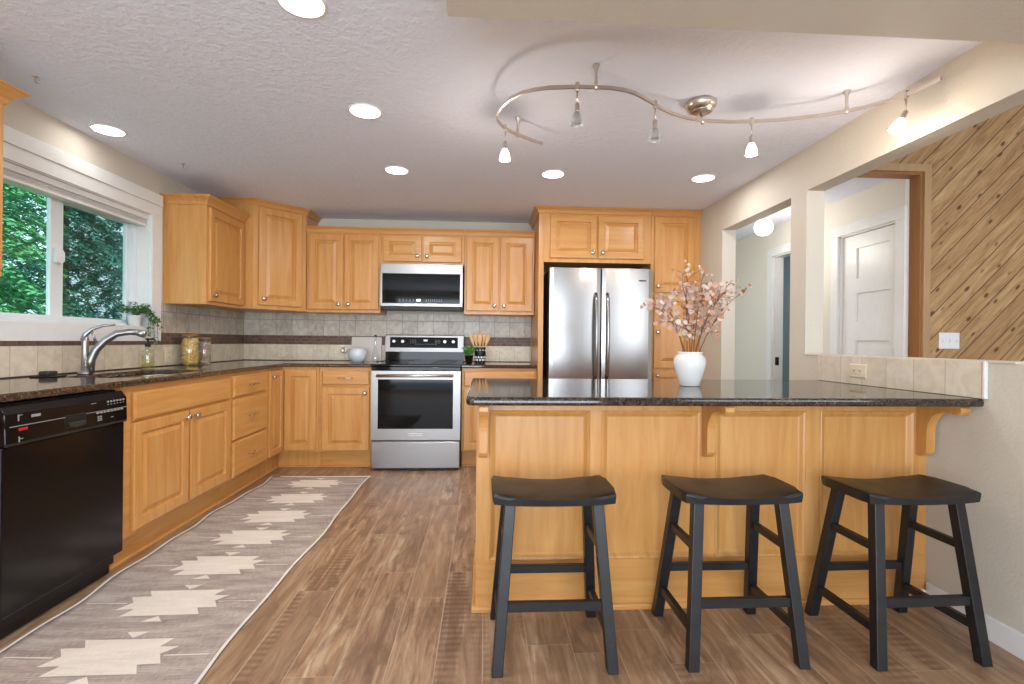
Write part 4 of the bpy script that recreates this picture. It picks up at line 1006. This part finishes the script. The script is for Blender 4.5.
# ------------------------------------------------------------------ things on the back worktop
bm = B(); lathe(bm, [(.050, 0), (.054, .003), (.075, .03), (.086, .065), (.083, .095), (.069, .122), (.064, .128), (.060, .126), (.07, .10), (.076, .065), (.06, .02)], (-1.183, 4.72, .9145), n=36, cap1=False)
solo('ceramic_bowl', bm, 'ceramic_blue', 'round white ceramic pot on the back worktop left of the stove', 'pot', (-1.183, 4.72, .9145))
t = thing('cutting_board', 'pale rectangular board leaning on the tiles behind the round white pot', 'cutting board', (-1.146, 4.93, .9145))
bm = B(); prism(bm, rrect(-1.292, -1.002, .9150, 1.150, .012), lambda x, z: (x, 4.925 + (z - .914) * .10, z), lambda x, z: (x, 4.910 + (z - .914) * .10, z), bev=.002); obj('board', bm, 'marble', t)
t = thing('glass_cruet', 'clear glass bottle with long neck just left of the stove', 'bottle', (-1.022, 4.74, .9145))
o = (-1.022, 4.74, .9145)
bm = B(); lathe(bm, [(.028, 0), (.033, .003), (.036, .03), (.034, .06), (.022, .10), (.011, .14), (.009, .18), (.010, .235), (.012, .238)], o, n=24); obj('glass_body', bm, 'glass', t)
bm = B(); lathe(bm, [(.009, .238), (.012, .240), (.012, .250), (.006, .256)], o, n=14); obj('stopper', bm, 'blackmatte', t)
bm = B(); lathe(bm, [(.03, 0), (.034, .002), (.038, .008), (.036, .008), (.03, .004)], (-.998, 4.83, .9145), n=20, cap1=True); solo('spoon_rest', bm, 'chrome', 'tiny silver dish on the worktop beside the stove back', 'dish', (-.998, 4.83, .9145))
# potted herb
t = thing('potted_herb', 'bright green herb in a small black pot right of the stove', 'plant', (-.137, 4.62, .9145))
o = (-.137, 4.62, .9145)
bm = B(); lathe(bm, [(.028, 0), (.032, .003), (.040, .068), (.043, .069), (.043, .076), (.037, .076), (.035, .06)], o, n=24, cap1=True); obj('pot', bm, 'blackmatte', t)
bm = B(); rr = random.Random(3)
for k in range(420):
    a = rr.random() * 2 * PI; q = math.sqrt(rr.random()); h = rr.random()
    p = Vector(o) + Vector((math.cos(a) * q * (.03 + .035 * h), math.sin(a) * q * (.03 + .035 * h), .074 + h * .095 * (1 - .3 * q)))
    leaf_quad(bm, p, (math.cos(a) + rr.uniform(-.6, .6), math.sin(a) + rr.uniform(-.6, .6), rr.uniform(-.1, 1)), rr.uniform(.012, .02))
obj('leaves', bm, 'herb', t)
# utensil crock
UX, UY = -.034, 4.66
t = thing('utensil_holder', 'dark patterned utensil holder beside the green herb', 'utensil holder', (UX, UY, .9145))
bm = B(); lathe(bm, [(.048, .004), (.053, .006), (.054, .145), (.052, .148), (.049, .145), (.047, .012)], (UX, UY, .9145), n=28, cap1=True)
for k in range(3): 
    a = 2 * PI * k / 3 + .5; lathe(bm, [(.008, 0), (.009, .006)], (UX + .04 * math.cos(a), UY + .04 * math.sin(a), .9145), n=10)
hb = obj('holder_body', bm, 'blackmatte', t)
bm = B()
for k in range(12):
    a = 2 * PI * k / 12
    for j, zz in enumerate((.03, .055)): lathe(bm, [(.011, 0), (.011, .002), (.005, .002)], (UX + .053 * math.cos(a + j * .26), UY + .053 * math.sin(a + j * .26), .9145 + zz), (math.cos(a + j * .26), math.sin(a + j * .26), 0), 10)
    box(bm, UX + .0545 * math.cos(a) - .004, UX + .0545 * math.cos(a) + .004, UY + .0545 * math.sin(a) - .004, UY + .0545 * math.sin(a) + .004, .9145 + .118, .9145 + .126)
obj('pattern_marks', bm, 'ceramic', hb)
for k, (dx, dy, L, w, txt) in enumerate(((-.092, 0, .262, .017, 'leftmost, leaning left'), (-.050, .012, .275, .026, 'second from left'), (-.004, -.01, .27, .026, 'upright at the centre'), (.040, .012, .272, .022, 'fourth from left'), (.082, -.004, .268, .020, 'rightmost, leaning right'))):
    bm = B(); b0 = Vector((UX + dx * .15 - .0, UY + dy, .93)); b1 = Vector((UX + dx, UY + dy * 1.5, .9145 + L)); d = (b1 - b0).normalized(); s_ = d.cross(Vector((0, 1, 0))).normalized(); nn = s_.cross(d)
    rings = []
    Lb = (b1 - b0).length
    for q, ww, tt in ((0, .006, .005), (.55, .006, .005), (.66, w * .5, .004), (.80, w, .0035), (.93, w * .95, .0035), (1.0, w * .45, .003)):
        p = b0 + d * Lb * q; rings.append([p + s_ * ww * math.cos(a) + nn * tt * math.sin(a) for a in [2 * PI * i / 10 for i in range(10)]])
    loft(bm, rings); solo('wooden_utensil', bm, 'oak_util', 'wooden utensil in the dark holder, ' + txt, 'utensil', tuple(b0), 'wooden utensils')
# outlets
def outlet(name, label, fc, u, z, w, h, kind, cat='outlet', mat='beige_plastic', gangs=1, group='outlets on the tiles'):
    p = fc(u, z, 0); t = thing(name, label, cat, tuple(p), group)
    bm = B(); rect_rings(bm, fc, u - w / 2, u + w / 2, z - h / 2, z + h / 2, [(0, 0), (0, .003), (.004, .006), (.01, .006)]); obj('cover_plate', bm, mat, t)
    hz = w > h
    for g in range(gangs):
        uu = u + (g - (gangs - 1) / 2) * w / gangs
        if kind == 'duplex':
            for s in (-1, 1):
                bm = B(); du, dz = (s * .02, 0) if hz else (0, s * .02)
                rect_rings(bm, fc, uu + du - .014, uu + du + .014, z + dz - .014, z + dz + .014, [(0, .004), (0, .0075), (.003, .008)]); sck = obj('socket', bm, mat, t)
                bm = B()
                for q in (-.005, .005): rect_rings(bm, fc, uu + du + q - .0012, uu + du + q + .0012, z + dz - .004, z + dz + .005, [(0, .0075), (0, .0085)])
                obj('slots', bm, 'darkgrey', sck)
        else:
            bm = B(); rect_rings(bm, fc, uu - .005, uu + .005, z - .012, z + .012, [(0, .004), (0, .012), (.002, .015)]); obj('toggle', bm, mat, t)
    return t
FBk = Face((0, YB - .0105, 0), (1, 0, 0), (0, -1, 0)); FLk = Face((XL + .0105, 0, 0), (0, 1, 0), (1, 0, 0)); FHk = Face((XR - .0115, 0, 0), (0, 1, 0), (-1, 0, 0)); FWk = Face((0, 3.2995, 0), (1, 0, 0), (0, -1, 0))
outlet('wall_outlet', 'beige outlet low on the back tiles near the left corner', FBk, -1.975, 1.000, .070, .114, 'duplex')
outlet('wall_outlet', 'beige outlet on the back tiles left of the round white pot', FBk, -1.470, 1.000, .070, .114, 'duplex')
outlet('wall_outlet', 'beige outlet on the back tiles right of the wooden utensils', FBk, .098, .998, .114, .114, 'duplex', gangs=2)
outlet('wall_outlet', 'beige outlet on the left wall tiles between window and jars', FLk, 3.800, .995, .075, .114, 'duplex')
outlet('wall_outlet', 'beige outlet lying sideways in the tile strip above the peninsula', FHk, 2.445, .985, .114, .070, 'duplex')
outlet('switch_plate', 'white three-toggle switch plate on the diagonal wood wall', FWk, 3.265, 1.155, .150, .114, 'toggle', 'light switch', 'white_plastic', 3, 'switches')
bm = B(); bx = -1.372; p = (bx, YB - .011, 1.02)
lathe(bm, [(.030, 0), (.032, .004), (.028, .012), (.016, .016), (.014, .012), (.006, .012)], p, (0, -1, 0), 20)
tube(bm, [(bx, YB - .02, 1.02), (bx + .015, YB - .024, 1.0), (bx + .05, YB - .022, .99), (bx + .078, YB - .018, 1.0)], .004, 8)
solo('wall_plug', bm, 'nickel', 'small round grey plug on the back tiles left of the board', 'plug', p)

# ------------------------------------------------------------------ ceiling lights
spots = [(-.655, 1.79, 'round recessed ceiling light cut by the top edge of the photo'), (-.628, 2.615, 'round recessed ceiling light second from the camera in the left row'), (-.620, 3.505, 'round recessed ceiling light over the floor in front of the stove'),
         (.478, 3.49, 'round recessed ceiling light in front of the refrigerator'), (1.565, 3.482, 'round recessed ceiling light nearest the pantry and right wall'), (-2.165, 2.97, 'round recessed ceiling light tight against the window wall')]
for i, (x, y, lab) in enumerate(spots):
    if i == 0:
        dl = thing('recessed_light', lab, 'ceiling light', (x, y, ZC), 'recessed ceiling lights')
        bm = B(); lathe(bm, [(.086, -.0005), (.086, -.004), (.081, -.006), (.076, -.005), (.075, -.0005)], (x, y, ZC), n=40, cap0=False, cap1=False); obj('trim_ring', bm, 'white', dl)
        bm = B(); lathe(bm, [(.075, -.001), (.075, -.0055), (.04, -.0065)], (x, y, ZC), n=40); obj('diffuser', bm, 'lamp', dl)
        src = dl
    else: dl = dup(src, (x, y, ZC), lab)
    light('recessed_lamp', 'AREA', (x, y, ZC - .012), (9, 9, 9, 9, 5.5, .9)[i], WARM, .15, target=(x, y, 0))
# hooks
for i, (x, y, lab) in enumerate(((-2.06, 2.383, 'small brass ceiling hook near the left edge of the photo'), (-2.06, 3.498, 'small brass ceiling hook near the left wall cabinets'))):
    bm = B(); lathe(bm, [(.011, 0), (.011, .003), (.004, .005)], (x, y, ZC - .0005), (0, 0, -1), 14)
    pts = [(x, y, ZC - .004), (x, y, ZC - .018)] + [(x + .012 - .012 * math.cos(a), y, ZC - .020 - .014 * math.sin(a)) for a in [PI * k / 7 for k in range(8)]]
    tube(bm, pts, .0028, 8); solo('ceiling_hook', bm, 'nickel', lab, 'hook', (x, y, ZC), 'ceiling hooks')
# curved track light: rail, canopy and standoffs move together; each lamp head clips on
tk = thing('track_light', 'curved satin nickel track rail hanging below the ceiling over the peninsula', 'track light', (1.05, 2.38, ZC))
RAIL = [(.308, 2.683), (.25, 2.645), (.19, 2.599), (.125, 2.54), (.085, 2.49), (.055, 2.42), (.050, 2.36), (.070, 2.275), (.105, 2.20), (.155, 2.145), (.21, 2.112), (.265, 2.093), (.381, 2.077), (.46, 2.073), (.534, 2.076), (.60, 2.090), (.65, 2.115), (.71, 2.16), (.766, 2.205), (.82, 2.248), (.879, 2.285), (.93, 2.31), (.984, 2.329), (1.06, 2.343), (1.18, 2.349), (1.288, 2.335), (1.40, 2.310), (1.497, 2.278), (1.58, 2.245), (1.65, 2.208), (1.705, 2.165), (1.755, 2.113), (1.80, 2.046), (1.825, 1.98), (1.835, 1.90)]
ZR = 2.216
RAIL = [(x * 1.0148, y * 1.0148) for x, y in RAIL]
bm = B(); bar_pts = [Vector((x, y, ZR)) for x, y in RAIL]; rings = []
for i, p in enumerate(bar_pts):
    d = (bar_pts[min(i + 1, len(bar_pts) - 1)] - bar_pts[max(i - 1, 0)]).normalized(); s_ = Vector((d.y, -d.x, 0))
    rings.append([p + s_ * a + ZV * b for a, b in ((-.0035, -.0078), (.0035, -.0078), (.0035, .0078), (-.0035, .0078))])
loft(bm, rings, smooth=False); obj('rail', bm, 'nickel', tk)
def rail_at(x):
    for (xa, ya), (xb, yb) in zip(RAIL[9:], RAIL[10:]):
        if xa <= x <= xb: return ya + (yb - ya) * (x - xa) / (xb - xa)
bm = B(); cx, cy_ = 1.062, 2.394
lathe(bm, [(.074, 0), (.075, .010), (.070, .026), (.056, .042), (.030, .052), (.012, .054)], (cx, cy_, ZC - .0005), (0, 0, -1), 32); lathe(bm, [(.046, .046), (.050, .048), (.046, .05)], (cx, cy_, ZC), (0, 0, -1), 32, cap0=False, cap1=False)
tube(bm, [(cx, cy_, ZC - .05), (cx, cy_ - .02, ZR - .018)], .007, 10); obj('power_canopy', bm, 'nickel', tk)
for x, y in ((.170, 2.625), (.470, 2.104), (1.690, 2.232)):
    bm = B(); lathe(bm, [(.016, 0), (.016, .004), (.007, .022), (.006, .05), (.007, .070), (.009, .084), (.009, .104), (.004, .107)], (x, y, ZC - .0005), (0, 0, -1), 16); obj('standoff', bm, 'nickel', tk)
def head(x, y, label, lit, tilt=(0, 0)):
    t = thing('track_lamp', label, 'spotlight', (x, y, ZR), 'lamps on the curved track')
    ax = Vector((tilt[0], tilt[1], -1)).normalized(); j = Vector((x, y, ZR - .075)); 
    bm = B(); box(bm, x - .008, x + .008, y - .008, y + .008, ZR - .018, ZR + .018, .002); tube(bm, [(x, y, ZR - .015), tuple(j)], .0042, 8); lathe(bm, [(.008, -.004), (.011, .0), (.0115, .030), (.013, .034)], j, ax, 16); obj('stem', bm, 'nickel', t)
    b0 = j + ax * .032
    bm = B(); lathe(bm, [(.011, 0), (.016, .008), (.023, .024), (.027, .046), (.028, .058)], b0, ax, 24, cap0=True, cap1=lit); obj('glass_shade', bm, 'shade_lit' if lit else 'glass_frost', t)
    if not lit:
        bm = B(); lathe(bm, [(.010, .002), (.014, .02), (.020, .046), (.018, .05)], b0, ax, 18); obj('bulb', bm, 'glass_frost', t)
    if lit: light('track_bulb', 'POINT', tuple(b0 + ax * .085), 5.0, (1, .84, .70), .025)
head(.0985, 2.543, 'lit frosted glass track lamp at the curled left end of the rail', True)
head(.390, 2.108, 'unlit clear glass track lamp nearest the top standoff', False)
head(.777, 2.238, 'unlit clear glass track lamp left of the round canopy', False)
head(1.308, 2.370, 'lit frosted glass track lamp right of the round canopy', True)
head(1.833, 2.066, 'lit frosted glass track lamp tilted toward the right wall end', True, (-.45, .12))

# ------------------------------------------------------------------ hall: doors, casings, globe lamp
FH = Face((3.0, 0, 0), (0, 1, 0), (-1, 0, 0))
def casing(name, y0, y1, zt, w=.085):
    bm = B(); x0, x1 = 2.980, 3.0
    box(bm, x0, x1, y0 - w, y0, 0, zt, .002); box(bm, x0, x1, y1, y1 + w, 0, zt, .002); box(bm, x0 - .003, x1, y0 - w, y1 + w, zt, zt + w, .002)
    box(bm, 3.0, 3.1, y0, y0 + .012, 0, zt); box(bm, 3.0, 3.1, y1 - .012, y1, 0, zt); box(bm, 3.0, 3.1, y0, y1, zt - .012, zt)
    struct(name, bm, 'white')
casing('trim_10', 3.44, 4.025, 2.03); casing('trim_11', 4.36, 4.985, 2.03)
dd = bpy.data.objects.new('door_1', None); COL.objects.link(dd); dd.location = (3.03, 3.73, 0); dd['kind'] = 'structure'
bm = B(); y0, y1 = 3.455, 4.010
xs_ = [.02, .49, .90, 1.145, 1.525, 1.90, 2.015]
zb = [(.20, .60), (.68, 1.07), (1.15, 1.315), (1.155, 1.318), ]
bands = [(.22, .62), (.72, 1.145), (1.30, 1.545), (1.665, 1.905)]
bands = [(.10, .42), (.50, .78), (.86, 1.155), (1.310, 1.540), (1.660, 1.905)]
prev = .01
for z0, z1 in bands:
    box(bm, 3.022, 3.056, y0, y1, prev, z0); box(bm, 3.022, 3.056, y0, y0 + .075, z0, z1); box(bm, 3.022, 3.056, y1 - .145, y1, z0, z1); box(bm, 3.034, 3.050, y0 + .075, y1 - .145, z0, z1); prev = z1
box(bm, 3.022, 3.056, y0, y1, prev, 2.015)
struct('door_leaf', bm, 'white', dd)
bm = B()
for z in (.25, 1.05, 1.77): box(bm, 2.996, 3.024, 3.449, 3.461, z - .045, z + .045, .002)
struct('hinge', bm, 'nickel', dd)
bm = B(); box(bm, 3.02, 3.06, 4.970, 4.974, .90, .985, .001); struct('trim_12', bm, 'blackmatte')     # strike plate on the far jamb
gl = thing('ceiling_globe', 'glowing round ceiling lamp in the hallway beyond the doorway', 'ceiling light', (2.55, 4.40, 2.345))
bm = B(); lathe(bm, [(.06, 0), (.06, .02), (.04, .092)], (2.55, 4.40, 2.3445), (0, 0, -1), 24); obj('lamp_base', bm, 'white', gl)
bm = B(); lathe(bm, [(.04, .090), (.060, .100), (.075, .125), (.080, .155), (.075, .187), (.057, .212), (.031, .226), (.008, .231)], (2.55, 4.40, 2.3445), (0, 0, -1), 28); obj('glass_globe', bm, 'globe', gl)
light('hall_bulb', 'POINT', (2.55, 4.40, 1.98), 9, (1, .93, .84), .09)
light('bath_fill_light', 'AREA', (4.68, 4.5, 1.5), 12, (.85, .95, 1), .9, target=(3.0, 4.7, 1.2))
